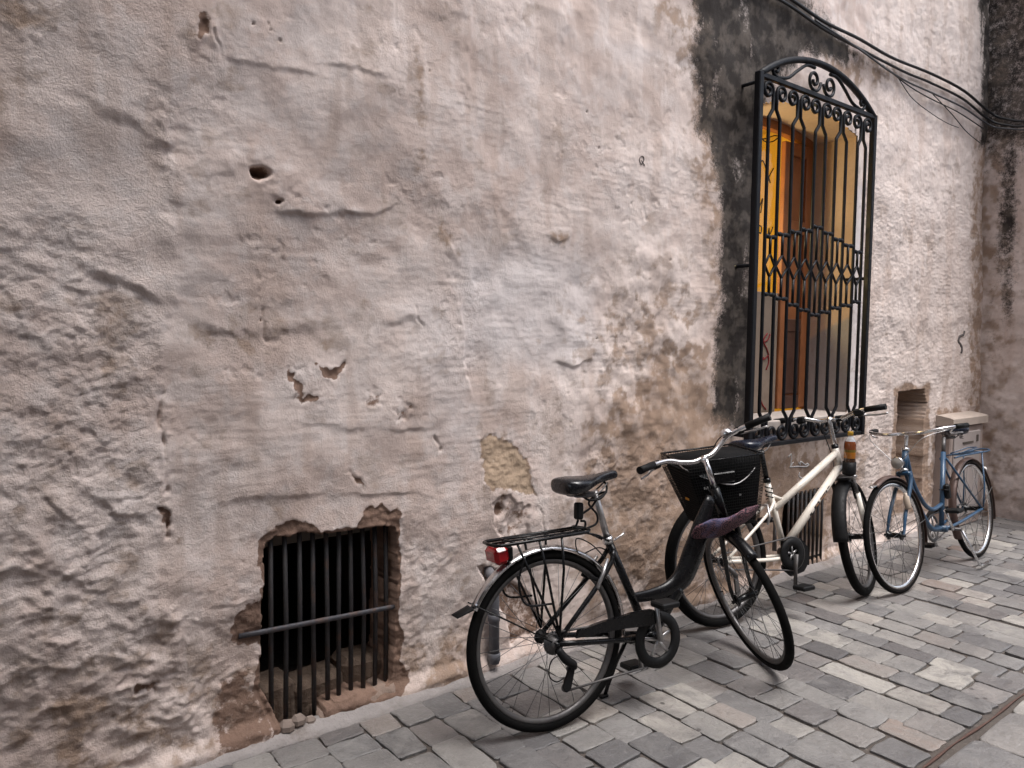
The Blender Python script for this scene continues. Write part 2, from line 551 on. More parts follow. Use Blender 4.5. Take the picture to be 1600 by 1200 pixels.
ledge([(2.259, 1.412), (2.421, 1.374), (2.548, 1.410)], 0.013, 0.10, 0.05)
ledge([(0.974, 1.197), (1.173, 1.161), (1.391, 1.130), (1.630, 1.125)], 0.009, 0.10, 0.05)
ledge([(0.723, 0.909), (0.925, 0.926), (1.172, 0.889), (1.392, 0.881), (1.632, 0.842)], 0.010, 0.08, 0.05)
vedge([(1.789, 2.993), (1.785, 2.757), (1.797, 2.497), (1.790, 2.269)], 0.0075, 0.10, 0.04)
vedge([(1.655, 1.947), (1.745, 1.849), (1.760, 1.633), (1.776, 1.415), (1.818, 1.234)], 0.010, 0.05, 0.05)
vedge([(2.309, 3.117), (2.318, 2.890), (2.327, 2.631)], 0.005, 0.05, 0.03)
vedge([(0.743, 2.603), (0.773, 2.505), (0.782, 2.423), (0.771, 2.335)], 0.010, 0.05, 0.04)
crack([(0.569, 1.362), (0.567, 1.230), (0.577, 1.079), (0.583, 0.992), (0.574, 0.906), (0.585, 0.828)], 0.006, 0.022)
crack([(0.753, 2.626), (0.752, 2.542), (0.772, 2.484), (0.782, 2.348)], 0.005, 0.012)
crack([(1.443, 2.819), (1.443, 2.672), (1.438, 2.548), (1.450, 2.452)], 0.003, 0.006)
crack([(1.124, 1.957), (1.280, 1.967), (1.389, 2.001), (1.451, 2.033)], 0.005, 0.016)
crack([(1.505, 1.727), (1.551, 1.574), (1.590, 1.522)], 0.003, 0.008)
crack([(0.783, 0.867), (0.791, 0.785), (0.826, 0.687)], 0.006, 0.012)
crack([(1.621, 1.093), (1.656, 1.031)], 0.005, 0.012)
crack([(2.154, 0.787), (2.214, 0.688), (2.244, 0.561)], 0.004, 0.010)
crack([(0.907, 1.603), (0.918, 1.557), (0.929, 1.500), (0.952, 1.454)], 0.004, 0.010)
pit([(0.899, 2.075)][0], 0.030, 0.014, 0.055, 1.0)
pit([(0.883, 2.061)][0], 0.018, 0.016, 0.040, 1.0)
pit([(0.970, 1.985)][0], 0.012, 0.008, 0.03, 1.0)
pit([(0.956, 2.020)][0], 0.020, 0.020, -0.004)
pit([(0.725, 2.535)][0], 0.016, 0.026, 0.010, 0.8)
for q in [(0.946, 2.566), (0.942, 2.591), (0.881, 2.580), (0.978, 2.545), (1.593, 2.575), (0.911, 1.550), (0.510, 0.317), (0.539, 0.302), (1.429, 0.057), (2.567, 1.511), (3.088, 1.935), (2.463, 2.581), (2.547, 2.433)]:
    pit(q, 0.005, 0.005, 0.010, 0.7)
for q in [(0.342, 2.217), (0.636, 2.162), (0.384, 1.654), (0.593, 1.906), (0.623, 1.931)]:
    pit(q, 0.035, 0.016, 0.0025, 0.0)
# tan first coat showing where the skin fell off
patch([(1.854, 1.049), (1.923, 1.078), (2.038, 1.035), (2.083, 0.967), (2.138, 0.863), (2.170, 0.779), (2.012, 0.803), (1.880, 0.870)], 0.0035, 0.70, 0.05, 1.8)
patch([(1.018, 1.348), (1.042, 1.348), (1.037, 1.272), (1.122, 1.269), (1.122, 1.245), (1.027, 1.253)], 0.0050, 0.8, 0.03, 2.6)
patch([(1.122, 1.390), (1.226, 1.403), (1.226, 1.374), (1.135, 1.356)], 0.0050, 0.8, 0.03, 2.6)
patch([(1.307, 1.287), (1.391, 1.302), (1.385, 1.212), (1.312, 1.229)], 0.0030, 0.5, 0.03, 2.6)
patch([(1.434, 1.210), (1.507, 1.212), (1.508, 1.167), (1.454, 1.170)], 0.0040, 0.6, 0.03, 2.6)
patch([(1.225, 0.983), (1.285, 0.952), (1.307, 0.906), (1.269, 0.921)], 0.0050, 0.7, 0.03, 2.6)
patch([(0.711, 2.573), (0.742, 2.571), (0.750, 2.521), (0.725, 2.489), (0.713, 2.522)], 0.005, 0.7, 0.02, 2.0)
patch([(0.549, 0.931), (0.582, 0.916), (0.587, 0.850), (0.558, 0.865)], 0.010, 0.7, 0.02, 2.0)
patch([(1.906, 0.758), (1.962, 0.786), (2.042, 0.752), (2.136, 0.728), (2.150, 0.591), (2.045, 0.562), (1.936, 0.614)], 0.010, 0.45, 0.03, 2.0)
pit([(1.952, 0.732)][0], 0.030, 0.024, 0.022, 0.8)
pit([(2.047, 0.686)][0], 0.045, 0.050, 0.018, 0.3)
patch([(1.850, 0.507), (2.011, 0.419), (2.163, 0.298), (2.245, 0.126), (2.053, 0.079), (2.013, 0.239), (1.904, 0.351)], 0.020, 0.55, 0.03)
patch([(0.714, 0.178), (0.764, 0.280), (0.850, 0.305), (0.877, 0.213), (0.931, 0.113), (0.947, -0.015), (0.723, 0.011)], 0.004, 0.58, 0.06, 2.4)
patch([(0.817, 0.490), (0.875, 0.532), (0.898, 0.520), (0.897, 0.364), (0.816, 0.384)], 0.006, 0.85, 0.03, 2.0)
patch([(0.462, 0.342), (0.546, 0.327), (0.541, 0.286), (0.471, 0.300)], 0.008, 0.6, 0.03, 2.0)
# the cellar openings
G1 = [(0.914, 0.743), (0.947, 0.766), (1.000, 0.748), (1.057, 0.759), (1.172, 0.742), (1.279, 0.748), (1.392, 0.742), (1.441, 0.727), (1.448, 0.524), (1.440, 0.257), (1.428, 0.082), (1.364, 0.073), (1.224, 0.076), (1.134, 0.067), (1.118, -0.015), (1.041, -0.021), (0.966, 0.023), (0.936, 0.123), (0.898, 0.207), (0.895, 0.389), (0.904, 0.602)]
patch([(0.895, 0.746), (0.914, 0.785), (0.971, 0.801), (1.095, 0.793), (1.115, 0.765), (1.258, 0.754), (1.285, 0.806), (1.321, 0.838), (1.369, 0.834), (1.403, 0.791), (1.444, 0.798), (1.456, 0.709), (1.457, 0.522), (1.469, 0.358), (1.476, 0.140), (1.513, 0.047), (1.393, -0.014), (1.117, -0.046), (0.930, 0.000), (0.886, 0.199), (0.888, 0.391), (0.889, 0.581)], 0.006, 0.95, 0.025, 1.6)
G2 = [(4.234, 0.519), (4.672, 0.501), (4.686, 0.069), (4.249, 0.034)]
NICHE = [(5.684, 1.137), (6.135, 1.147), (6.180, 1.034), (6.128, 0.884), (6.165, 0.292), (5.748, 0.317)]

H += np.clip(TA, 0, 1) * (0.0050 * n_hi + 0.0028 * n_vh)
# ---- stains with their own outline, plus brown tints standing in for shade
stain_shade(BK, [(3.206, 3.507), (3.288, 3.199), (3.231, 3.044), (3.326, 2.835), (3.290, 2.658), (3.416, 2.569), (3.493, 2.376), (3.529, 2.220), (3.503, 1.912), (3.531, 1.697), (3.498, 1.405), (3.484, 1.075), (3.704, 0.980), (4.027, 0.967), (3.946, 2.399), (3.864, 2.945), (4.267, 3.298), (4.598, 3.329), (4.755, 3.333), (4.871, 3.417), (4.665, 3.474), (3.971, 3.670)], 1.0, 0.12)
stain_shade(BK, [(4.592, 3.416), (4.871, 3.426), (5.084, 3.416), (4.919, 3.345), (4.677, 3.315)], 0.50, 0.12)
stain_shade(BR, [(4.227, 3.365), (5.443, 3.468), (5.639, 3.444), (4.846, 3.208), (4.530, 3.201)], 0.75, 0.12)
stain_shade(BR, [(3.089, 3.471), (3.213, 2.979), (3.260, 2.482), (3.420, 1.978), (3.423, 1.260), (3.550, 1.035), (3.546, 2.347), (3.325, 3.477)], 0.62, 0.14)
stain_shade(BR, [(2.577, 1.155), (2.916, 1.408), (3.272, 1.547), (3.503, 1.405), (3.703, 0.988), (5.164, 0.803), (5.056, 0.493), (4.759, -0.050), (3.172, -0.015), (2.579, 0.214), (2.460, 0.655)], 0.98, 0.34, 1.2)
stain_shade(BR, [(2.415, 1.657), (2.853, 1.869), (3.425, 1.871), (3.505, 1.111), (2.879, 1.074), (2.511, 1.159)], 0.46, 0.25)
stain_shade(BR, [(2.805, 3.322), (3.219, 3.446), (3.274, 2.791), (3.111, 2.923)], 0.50, 0.10)
stain_shade(BR, [(0.627, 1.550), (1.226, 1.516), (1.174, 1.418), (0.666, 1.400)], 0.40, 0.06)  # brown tint painted as the shade under the ledge
stain_shade(BR, [(0.125, 2.487), (0.332, 2.547), (0.246, 2.337), (0.120, 2.289)], 0.42, 0.06)
stain_shade(BR, [(1.593, 1.993), (1.686, 1.990), (1.752, 1.836), (1.672, 1.830)], 0.55, 0.05)  # painted shade beside the overhanging lip
stain_shade(BR, [(2.247, 1.990), (2.366, 2.011), (2.347, 1.955), (2.256, 1.947)], 0.6, 0.03)
stain_shade(BR, [(1.509, 2.689), (1.565, 2.703), (1.562, 2.190), (1.526, 2.185)], 0.50, 0.04)
stain_shade(BR, [(0.023, 0.828), (0.555, 0.691), (0.828, 0.405), (0.824, -0.071), (0.004, 0.100)], 0.25, 0.15)  # brown painted in for the weaker light at lower left
stain_shade(BR, [(0.106, 0.461), (0.873, 0.322), (1.837, 0.132), (1.840, -0.132), (0.824, -0.071), (0.098, 0.104)], 0.50, 0.10)
stain_shade(BR, [(1.512, 0.212), (1.835, 0.278), (1.839, -0.073), (1.513, -0.036)], 0.60, 0.10)
stain_shade(BR, [(6.085, 0.987), (7.611, 0.914), (7.761, -0.231), (6.183, 0.005)], 0.55, 0.25)
stain_shade(BR, [(6.310, 0.977), (6.789, 0.975), (7.059, 0.874), (6.437, 0.866)], 0.85, 0.06)
stain_shade(BR, [(5.608, 1.202), (6.231, 1.185), (6.304, 0.144), (5.696, 0.225)], 1.0, 0.03)
stain_shade(BK, [(6.740, 4.596), (7.662, 4.880), (7.895, 3.251), (6.916, 3.149)], 0.78, 0.10)
stain_shade(BR, [(6.822, 3.289), (7.863, 3.475), (8.288, 0.508), (6.959, 0.614)], 0.75, 0.10)
stain_shade(BR, [(3.285, 2.537), (3.536, 2.560), (3.569, 2.486), (3.315, 2.463)], 0.38, 0.05)
stain_shade(WH, [(1.739, 1.854), (2.248, 1.923), (2.552, 1.905), (2.583, 1.410), (2.308, 1.351), (2.032, 1.413), (1.769, 1.415)], 0.75, 0.10)
stain_shade(WH, [(2.550, 2.948), (3.211, 3.012), (3.267, 2.958), (2.639, 2.863)], 0.5, 0.06)
stain_shade(WH, [(1.505, 1.676), (1.689, 1.658), (1.827, 1.023), (1.662, 1.063)], 0.55, 0.10)
stain_shade(WH, [(4.938, 2.569), (5.065, 2.585), (5.144, 0.941), (4.977, 0.951)], 0.8, 0.03)  # paler strip along the window's right edge
stain_shade(PE, [(1.854, 1.049), (1.923, 1.078), (2.038, 1.035), (2.083, 0.967), (2.138, 0.863), (2.170, 0.779), (2.012, 0.803), (1.880, 0.870)], 1.0, 0.02)
PE[:] = PE + sstep(4.9, 5.25, X) * 0.9 + sstep(1.9, 2.9, X) * (1 - sstep(3.2, 3.6, X)) * 0.40
BR = np.maximum(BR, 0.27 * sstep(0.12, 0.62, fbm(X * 3.3, Z * 4.2, 4, 191, 0.58)) * (0.55 + 0.45 * np.clip(low + zl, 0, 1)))  # brown mottling in place of warm shading, stronger low and left
BK *= np.clip(1.25 - 0.62 * sstep(0.15, 0.95, fbm(X * 6.0, Z * 2.2, 5, 181, 0.62) + 0.30 * sstep(0.0, 0.5, fbm(X * 2, Z * 2, 3, 183))), 0, 1.05)
# broken cement kerb at the foot of the wall
foot = (1 - sstep(0.03, 0.09, Z + 0.02 * wA))
H += 0.030 * foot * (1 - sstep(0.0, 0.05, polysd(X, Z, G1)))
RG = np.clip(0.25 + 0.75 * zl + 0.5 * rgt + 0.45 * low + 0.3 * pkm, 0, 1.3)

# flatten towards the window surround, then cut the openings
wsd = np.maximum(np.maximum(WX0 - X, X - WX1), np.maximum(WZ0 - Z, Z - arch_z(X)))
H *= sstep(0.0, 0.14, wsd) * 0.92 + 0.08
g1d = polysd(Xw * 0.6 + X * 0.4, Zw * 0.6 + Z * 0.4, G1)
g2d = polysd(X, Z, G2)
nid = polysd(X, Z, NICHE)
H = np.where(g1d > 0, -0.20 - 0.0 * H, H)
H = np.where(g2d > 0, -0.16, H)
H = np.where(nid > 0, -0.58 + 0.01 * n_hi, H)
Yw = D - H

def grid_mesh(name, PX, PY, PZ, drop, attrs, material):
    nz, nx = PX.shape
    co = np.stack([PX, PY, PZ], -1).reshape(-1, 3).astype(np.float32)
    a = (np.arange(nz - 1)[:, None] * nx + np.arange(nx - 1)[None, :])
    q = np.stack([a, a + 1, a + nx + 1, a + nx], -1)
    q = q[~drop] if drop is not None else q.reshape(-1, 4)
    q = q.reshape(-1, 4).astype(np.int32)
    me = bpy.data.meshes.new(name)
    me.vertices.add(len(co)); me.vertices.foreach_set('co', co.ravel())
    me.loops.add(len(q) * 4); me.loops.foreach_set('vertex_index', q.ravel())
    me.polygons.add(len(q))
    me.polygons.foreach_set('loop_start', np.arange(len(q), dtype=np.int32) * 4)
    me.polygons.foreach_set('loop_total', np.full(len(q), 4, np.int32))
    me.polygons.foreach_set('use_smooth', np.ones(len(q), bool))
    for an, (r_, g_, b_) in attrs.items():
        at = me.attributes.new(an, 'FLOAT_COLOR', 'POINT')
        c4 = np.stack([r_, g_, b_, np.ones_like(r_)], -1).astype(np.float32)
        at.data.foreach_set('color', c4.ravel())
    me.update(calc_edges=True)
    me.materials.append(material)
    return me
def mid4(A): return 0.25 * (A[:-1, :-1] + A[1:, :-1] + A[:-1, 1:] + A[1:, 1:])
drop = (mid4(wsd) < 0) | (mid4(g1d) > 0.012) | (mid4(g2d) > 0.016)
M_PLASTER = plaster_mat('old_lime_plaster')
wall = inst('plaster_wall', grid_mesh('plaster_wall', X, Yw, Z, drop, {'stain_shade': (BK, BR, TA), 'tone': (WH, RG, PE), 'mottle': (mA, mS, mB)}, M_PLASTER))
tag(wall, 'weathered pinkish lime plaster house wall, lumpy and stained, behind the bicycles', 'wall')
def wall_y(x, z):
    i = int(np.clip(np.searchsorted(xs, x), 1, NX - 1)); j = int(np.clip(np.searchsorted(zs, z), 1, NZ - 1))
    return float(Yw[j - 1:j + 1, i - 1:i + 1].min())

# ------------------------------------------------------------------ wall coming forward on the right
ys = np.linspace(1.70, 2.72, 110).astype(np.float32)[::-1]
zs2 = np.concatenate([np.arange(-0.04, 4.6, 0.014), np.arange(4.6, 6.6, 0.2)]).astype(np.float32)
Yr, Zr = np.meshgrid(ys, zs2)
hr = 0.02 * fbm(Yr * 1.1, Zr * 1.1, 4, 201) + 0.006 * fbm(Yr * 9, Zr * 9, 4, 211) + 0.0022 * fbm(Yr * 34, Zr * 34, 2, 213)
Xr = 7.27 - 0.068 * Zr - hr + 0.02 * (2.66 - Yr)
edge = 2.66 - Yr
bk = sstep(3.0, 3.35, Zr + 0.25 * fbm(Yr * 3, Zr * 2, 3, 221)) * 0.62
bk = np.maximum(bk, 0.66 * np.exp(-((edge - 0.17) / 0.12) ** 2) * sstep(1.0, 1.6, Zr) * (0.55 + 0.6 * fbm(Yr * 5, Zr * 1.6, 3, 231)))
bk = np.maximum(bk, sstep(2.75, 3.2, Zr) * 0.48)
br = 0.45 * np.exp(-(edge / 0.20) ** 2) + 0.14 + 0.2 * fbm(Yr * 2, Zr * 2, 3, 241)
zz = np.zeros_like(Yr)
rw = inst('return_wall', grid_mesh('return_wall', Xr, Yr, Zr, None, {'stain_shade': (bk, np.clip(br, 0, 1), zz), 'tone': (zz, zz + 0.9, zz + 0.5), 'mottle': (sstep(-0.4, 0.4, fbm(Yr * 2, Zr * 2, 4, 251)), sstep(0.0, 0.6, fbm(Yr * 6, Zr, 4, 261)), sstep(-0.35, 0.6, fbm(Yr * 8, Zr * 8, 4, 271)))}, M_PLASTER))
tag(rw, 'dirty plaster side wall with black mould, closing the lane beyond the blue bicycle', 'wall')

xf = np.linspace(7.22, 11.0, 120).astype(np.float32)
Xf, Zf = np.meshgrid(xf, zs2)
hf = 0.02 * fbm(Xf * 1.1, Zf * 1.1, 4, 281) + 0.006 * fbm(Xf * 9, Zf * 9, 3, 291)
zf = np.zeros_like(Xf)
Xf = np.where(Xf < 7.30, Xf - 0.068 * Zf, Xf)
inst('front_face', grid_mesh('front_face', Xf, 1.71 - hf, Zf, None, {'stain_shade': (zf, zf + 0.35, zf), 'tone': (zf, zf + 0.9, zf + 0.5), 'mottle': (zf + 0.5, zf + 0.2, zf + 0.5)}, M_PLASTER), rw)

# ------------------------------------------------------------------ unseen masses behind the viewer and the wall, added to shape the light
M_FACADE = mat('pale_facade_plaster', (0.36, 0.34, 0.33), 0.9, var=0.25, scale=2.0, bump=0.01, bscale=20)
M_SHUT = mat('green_shutter', (0.05, 0.07, 0.05), 0.6)
MB().box((3.9, 5.4, 6.68), (12.0, 5.9, 0.16)).build('light_seal_roof', M_FACADE, wall)  # unseen roof and walls added to keep sky light out behind the wall
MB().box((3.9, 8.25, 3.2), (12.0, 0.2, 6.78)).build('back_wall', M_FACADE, wall)
for ex in (-1.0, 9.8):
    MB().box((ex, 5.42, 3.2), (0.2, 5.44, 6.78)).build('light_seal_end', M_FACADE, wall)
oh = MB().box((-1.9, -1.45, 6.2), (7.4, 0.9, 12.6)).build('opposite_house', M_FACADE)  # unseen house, its height set to darken the lower left
tag(oh, 'unseen plain house front across the lane, made tall to shade the lower left', 'house')
for cx in (-1.9, 0.6):
    MB().box((cx, -0.985, 1.9), (1.0, 0.05, 1.7), bev=0.01).build('shutter', M_SHUT, oh)
lw = MB().box((6.4, -2.6, 2.1), (9.2, 0.6, 4.4)).build('light_gap_wall', M_FACADE)  # unseen, added low so more light reaches the right
tag(lw, 'unseen lower wall added across the lane to let more light reach the right', 'wall')
eh = MB()
secs = []
for x in (-4.4, -1.0):
    pr = [(x, -1.02 + 3.72 * (1 - math.cos(t)) / 2, 2.7 + 0.75 * math.sin(t)) for t in np.linspace(0, math.pi, 15)]
    secs.append(pr + [(x, 2.70, 6.4), (x, -1.02, 6.4)])
eho = eh.loft(secs, smooth=False).build('shade_archway', M_FACADE)  # unseen block added to cut light at the left end
tag(eho, 'unseen vaulted block added over the lane to darken the left', 'archway')

# ------------------------------------------------------------------ ground
def ground_mat():
    m, nt, b = nodes_of('mortar_bed')
    co = objco(nt)
    n1 = noise(nt, 6, 8, 0.65, co); n2 = noise(nt, 60, 5, 0.6, co)
    c = mixc(nt, n1, (0.040, 0.033, 0.029), (0.115, 0.095, 0.082))
    c = mixc(nt, mrange(nt, n2, 0.55, 0.75, 0, 0.5), c, (0.18, 0.15, 0.13))
    lk(nt, c, b.inputs['Base Color']); b.inputs['Roughness'].default_value = 0.95
    lk(nt, bumpn(nt, n2, 0.006), b.inputs['Normal'])
    return m
gm = MB()
gm.add([(-40, -40, -0.011), (60, -40, -0.011), (60, 60, -0.011), (-40, 60, -0.011)], [(0, 1, 2, 3)], False)
ground = gm.build('ground', ground_mat())
tag(ground, kind='structure')

def stone_mat():
    m, nt, b = nodes_of('worn_paving_stone')
    co = objco(nt)
    at = nd(nt, 'ShaderNodeAttribute', attribute_name='tone')
    s = nd(nt, 'ShaderNodeSeparateColor'); lk(nt, at.outputs['Color'], s.inputs[0])
    ramp = nd(nt, 'ShaderNodeValToRGB')
    e = ramp.color_ramp.elements
    e[0].position, e[0].color = 0.0, (0.085, 0.082, 0.083, 1)
    e[1].position, e[1].color = 1.0, (0.375, 0.352, 0.320, 1)
    for p, c in ((0.3, (0.120, 0.116, 0.117)), (0.55, (0.178, 0.171, 0.168)), (0.8, (0.250, 0.236, 0.221))):
        q = e.new(p); q.color = (*c, 1)
    lk(nt, s.outputs[0], ramp.inputs[0])
    n1 = noise(nt, 7.0, 5, 0.68, co, 0.5); n2 = noise(nt, 33.0, 5, 0.65, co); n3 = noise(nt, 150, 2, 0.6, co)
    c = mixc(nt, mrange(nt, n1, 0.38, 0.66, 0, 0.62, True), ramp.outputs[0], mixc(nt, s.outputs[1], (0.085, 0.082, 0.084), (0.285, 0.272, 0.258)))
    c = mixc(nt, mrange(nt, n2, 0.52, 0.76, 0, 0.55, True), c, (0.105, 0.093, 0.086))
    c = mixc(nt, mrange(nt, n2, 0.22, 0.42, 0.35, 0, True), c, (0.46, 0.43, 0.41))
    c = mixc(nt, mth(nt, 'MULTIPLY', s.outputs[2], mrange(nt, n1, 0.3, 0.7, 0.1, 0.7)), c, (0.24, 0.155, 0.115))
    nW = noise(nt, 2.1, 5, 0.65, co)
    c = mixc(nt, mrange(nt, nW, 0.46, 0.68, 0, 0.5, True), c, (0.10, 0.095, 0.095))
    vor = nd(nt, 'ShaderNodeTexVoronoi'); vor.inputs['Scale'].default_value = 6.0
    lk(nt, co, vor.inputs['Vector'])
    spot = mrange(nt, vor.outputs['Distance'], 0.045, 0.075, 0.8, 0, True)
    c = mixc(nt, spot, c, (0.06, 0.052, 0.05))
    lk(nt, c, b.inputs['Base Color'])
    lk(nt, mrange(nt, n1, 0.3, 0.7, 0.34, 0.60), b.inputs['Roughness'])
    b.inputs['Specular IOR Level'].default_value = 0.45
    hh = mth(nt, 'ADD', mth(nt, 'MULTIPLY', n2, 1.0), mth(nt, 'MULTIPLY', n3, 0.25))
    hh = mth(nt, 'ADD', hh, mth(nt, 'MULTIPLY', n1, 2.0))
    lk(nt, bumpn(nt, hh, 0.006), b.inputs['Normal'])
    return m
M_STONE = stone_mat()
rs = np.random.default_rng(5)
stones = []      # outline corners, tone, second tone, rust
def lay(x0, x1, y_top, y_bot, wmin, wmax, lmin, lmax, bright=0.0):
    x = x0
    while x < x1:
        w = rs.uniform(wmin, wmax)
        y = y_top - rs.uniform(0, 0.01)
        slope = rs.normal(0, 0.008)
        first = True
        while y > y_bot + 0.04:
            l = rs.uniform(lmin, lmax) * (1.35 if rs.random() < 0.16 else 1.0)
            if first: l *= rs.uniform(0.6, 1.0); first = False
            if y - l < y_bot + 0.06: l = y - y_bot
            g = rs.uniform(0.0018, 0.0040)
            sx = slope * (y - y_top)
            c = [(x + g + sx, y - g), (x + w - g + sx, y - g), (x + w - g + sx, y - l + g), (x + g + sx, y - l + g)]
            c = [(a + rs.normal(0, 0.0035), b_ + rs.normal(0, 0.0035)) for a, b_ in c]
            t = float(np.clip(rs.beta(1.3, 1.1) * 0.95 + 0.05 + bright, 0, 1))
            stones.append((c, t, float(rs.random()), float(max(0, rs.normal(-0.15, 0.35)))))
            y -= l
        x += w
lay(-0.55, 7.30, 2.600, 1.148, 0.125, 0.185, 0.130, 0.235)
lay(-0.35, 7.30, 1.112, 0.05, 0.24, 0.36, 0.20, 0.40, 0.18)
def stone_geo(c, t, t2, rust):
    """worn block: chipped outline, rounded shoulder, slightly tilted top"""
    cx = sum(p[0] for p in c) / 4; cy = sum(p[1] for p in c) / 4
    out = []
    for i in range(4):
        a, b_ = c[i], c[(i + 1) % 4]
        for q in (0.07, 0.36, 0.64, 0.93):
            j = rs.normal(0, 0.0026)
            dx, dy = b_[0] - a[0], b_[1] - a[1]
            L = math.hypot(dx, dy)
            out.append((a[0] + dx * q - dy / L * j, a[1] + dy * q + dx / L * j))
    n = len(out)
    z0 = rs.normal(0, 0.0018); tx, ty = rs.normal(0, 0.008), rs.normal(0, 0.008)
    def zz_(p): return z0 + tx * (p[0] - cx) + ty * (p[1] - cy)
    def ins(p, d):
        vx, vy = cx - p[0], cy - p[1]; L = math.hypot(vx, vy)
        return (p[0] + vx / L * d, p[1] + vy / L * d)
    b1 = rs.uniform(0.0020, 0.0045)
    rings = [[(p[0], p[1], -0.04) for p in out], [(p[0], p[1], zz_(p) - b1) for p in out],
             [(*ins(p, 0.0035), zz_(p) - 0.0010) for p in out], [(*ins(p, 0.009), zz_(p)) for p in out]]
    vs_ = [p for r_ in rings for p in r_]
    F = []
    for k in range(3):
        for j in range(n):
            j2 = (j + 1) % n
            F.append((k * n + j2, k * n + j, (k + 1) * n + j, (k + 1) * n + j2))
    F.append(tuple(3 * n + j for j in range(n))[::-1])
    return vs_, F
def stone_mesh(name, geos):
    V, F, T = [], [], []
    for (vs_, fs), tn in geos:
        k = len(V)
        V += vs_; F += [tuple(i + k for i in f) for f in fs]; T += [(*tn, 1.0)] * len(vs_)
    # outline runs clockwise seen from above: turn faces up
    me = bpy.data.meshes.new(name)
    me.from_pydata(V, [], F)
    me.polygons.foreach_set('use_smooth', [False] * len(F))
    at = me.attributes.new('tone', 'FLOAT_COLOR', 'POINT')
    at.data.foreach_set('color', np.array(T, np.float32).ravel())
    me.materials.append(M_STONE)
    me.update()
    return me
Pm = np.array([list(rt2), list(up2), list(fw)])
def to_view(p):
    q = Pm @ (np.array(p) - np.array([0, 0, CAMH]))
    return (q[0] / q[2], q[1] / q[2], q[2])
scored = []
for s_ in stones:
    q = [to_view((a, b_, 0)) for a, b_ in s_[0]]
    if min(k[2] for k in q) < 0.2: ar = 0
    else:
        inside = any(abs(k[0]) < 0.69 and abs(k[1]) < 0.52 for k in q)
        ar = abs(sum(q[i][0] * q[(i + 1) % 4][1] - q[(i + 1) % 4][0] * q[i][1] for i in range(4))) if inside else 0
    scored.append((ar, s_))
scored.sort(key=lambda k: -k[0])
pave = empty('pavement')
tag(pave, kind='structure')
for ar, s_ in scored[:300]:
    if ar <= 0: break
    inst('paving_stone', stone_mesh('paving_stone', [(stone_geo(*s_), s_[1:])]), pave)
rest = [k[1] for k in scored[300:]]
ro = inst('distant_paving_stones', stone_mesh('distant_paving_stones', [(stone_geo(*s_), s_[1:]) for s_ in rest]), pave)
ro['kind'] = 'stuff'
# rusty strip between the lane and the crown of the street
M_RUSTSTRIP = mat('rusty_strip', (0.085, 0.045, 0.035), 0.85, var=0.5, scale=30, bump=0.003)
ds = MB()
pth = [(x, 1.131 + 0.004 * math.sin(x * 3.1) + 0.003 * math.sin(x * 11), -0.005) for x in np.linspace(-0.4, 7.2, 90)]
ds.tube(pth, [0.0045 + 0.002 * math.sin(i * 1.7) for i in range(90)], 6)
ds.build('edging_strip', M_RUSTSTRIP, pave)

# ------------------------------------------------------------------ cement fillet along the wall foot
M_CEMENT = mat('cement_fillet', (0.27, 0.245, 0.235), 0.85, var=0.3, scale=12, bump=0.006, bscale=60, dust=0.6, dustcol=(0.12, 0.09, 0.07))
fx = np.arange(-0.6, 7.2, 0.03)
secs = []
for x in fx:
    a = float(pn(np.array([x * 5]), np.array([0.3]), 301)[0]); b_ = float(pn(np.array([x * 13]), np.array([2.3]), 302)[0])
    w = 0.055 + 0.022 * a + 0.008 * b_; hgt = 0.028 + 0.014 * a + 0.007 * b_
    y0 = D - 0.02
    secs.append([(x, D + 0.01, -0.02), (x, D + 0.01, hgt + 0.01), (x, y0, hgt), (x, y0 - w * 0.5, hgt * 0.55), (x, y0 - w, 0.004), (x, y0 - w - 0.004, -0.02)])
fil = MB().loft(secs, caps=True).build('cement_fillet', M_CEMENT)
tag(fil, 'rough grey cement fillet along the foot of the wall', 'kerb')

# ================================================================== cellar openings
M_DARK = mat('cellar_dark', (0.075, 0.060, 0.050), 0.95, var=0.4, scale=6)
M_STONE_BR = mat('raw_cellar_stone', (0.155, 0.110, 0.082), 0.95, var=0.4, scale=14, bump=0.012, bscale=30)
M_RUST_IRON = mat('rusty_black_iron', (0.030, 0.027, 0.028), 0.55, 0.3, var=0.5, scale=25, bump=0.002, bscale=120, dust=0.7, dustcol=(0.085, 0.045, 0.03))
M_IRON_EDGE = mat('grey_painted_bar', (0.055, 0.054, 0.062), 0.5, 0.3, var=0.4, scale=30, bump=0.002, dust=0.7, dustcol=(0.12, 0.07, 0.05))
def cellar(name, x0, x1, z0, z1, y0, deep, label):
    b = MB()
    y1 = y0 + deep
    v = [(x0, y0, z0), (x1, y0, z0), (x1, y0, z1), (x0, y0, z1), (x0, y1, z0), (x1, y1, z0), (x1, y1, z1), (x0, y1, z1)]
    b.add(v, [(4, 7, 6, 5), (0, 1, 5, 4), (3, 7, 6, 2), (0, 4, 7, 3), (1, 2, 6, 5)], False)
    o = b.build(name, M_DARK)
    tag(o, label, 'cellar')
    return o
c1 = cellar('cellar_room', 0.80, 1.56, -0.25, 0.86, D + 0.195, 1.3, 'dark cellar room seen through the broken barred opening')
MB().box((1.18, D + 0.26, 0.705), (0.74, 0.10, 0.075), bev=0.008).build('lintel', mat('grey_lintel', (0.20, 0.175, 0.15), 0.9, var=0.3), c1)
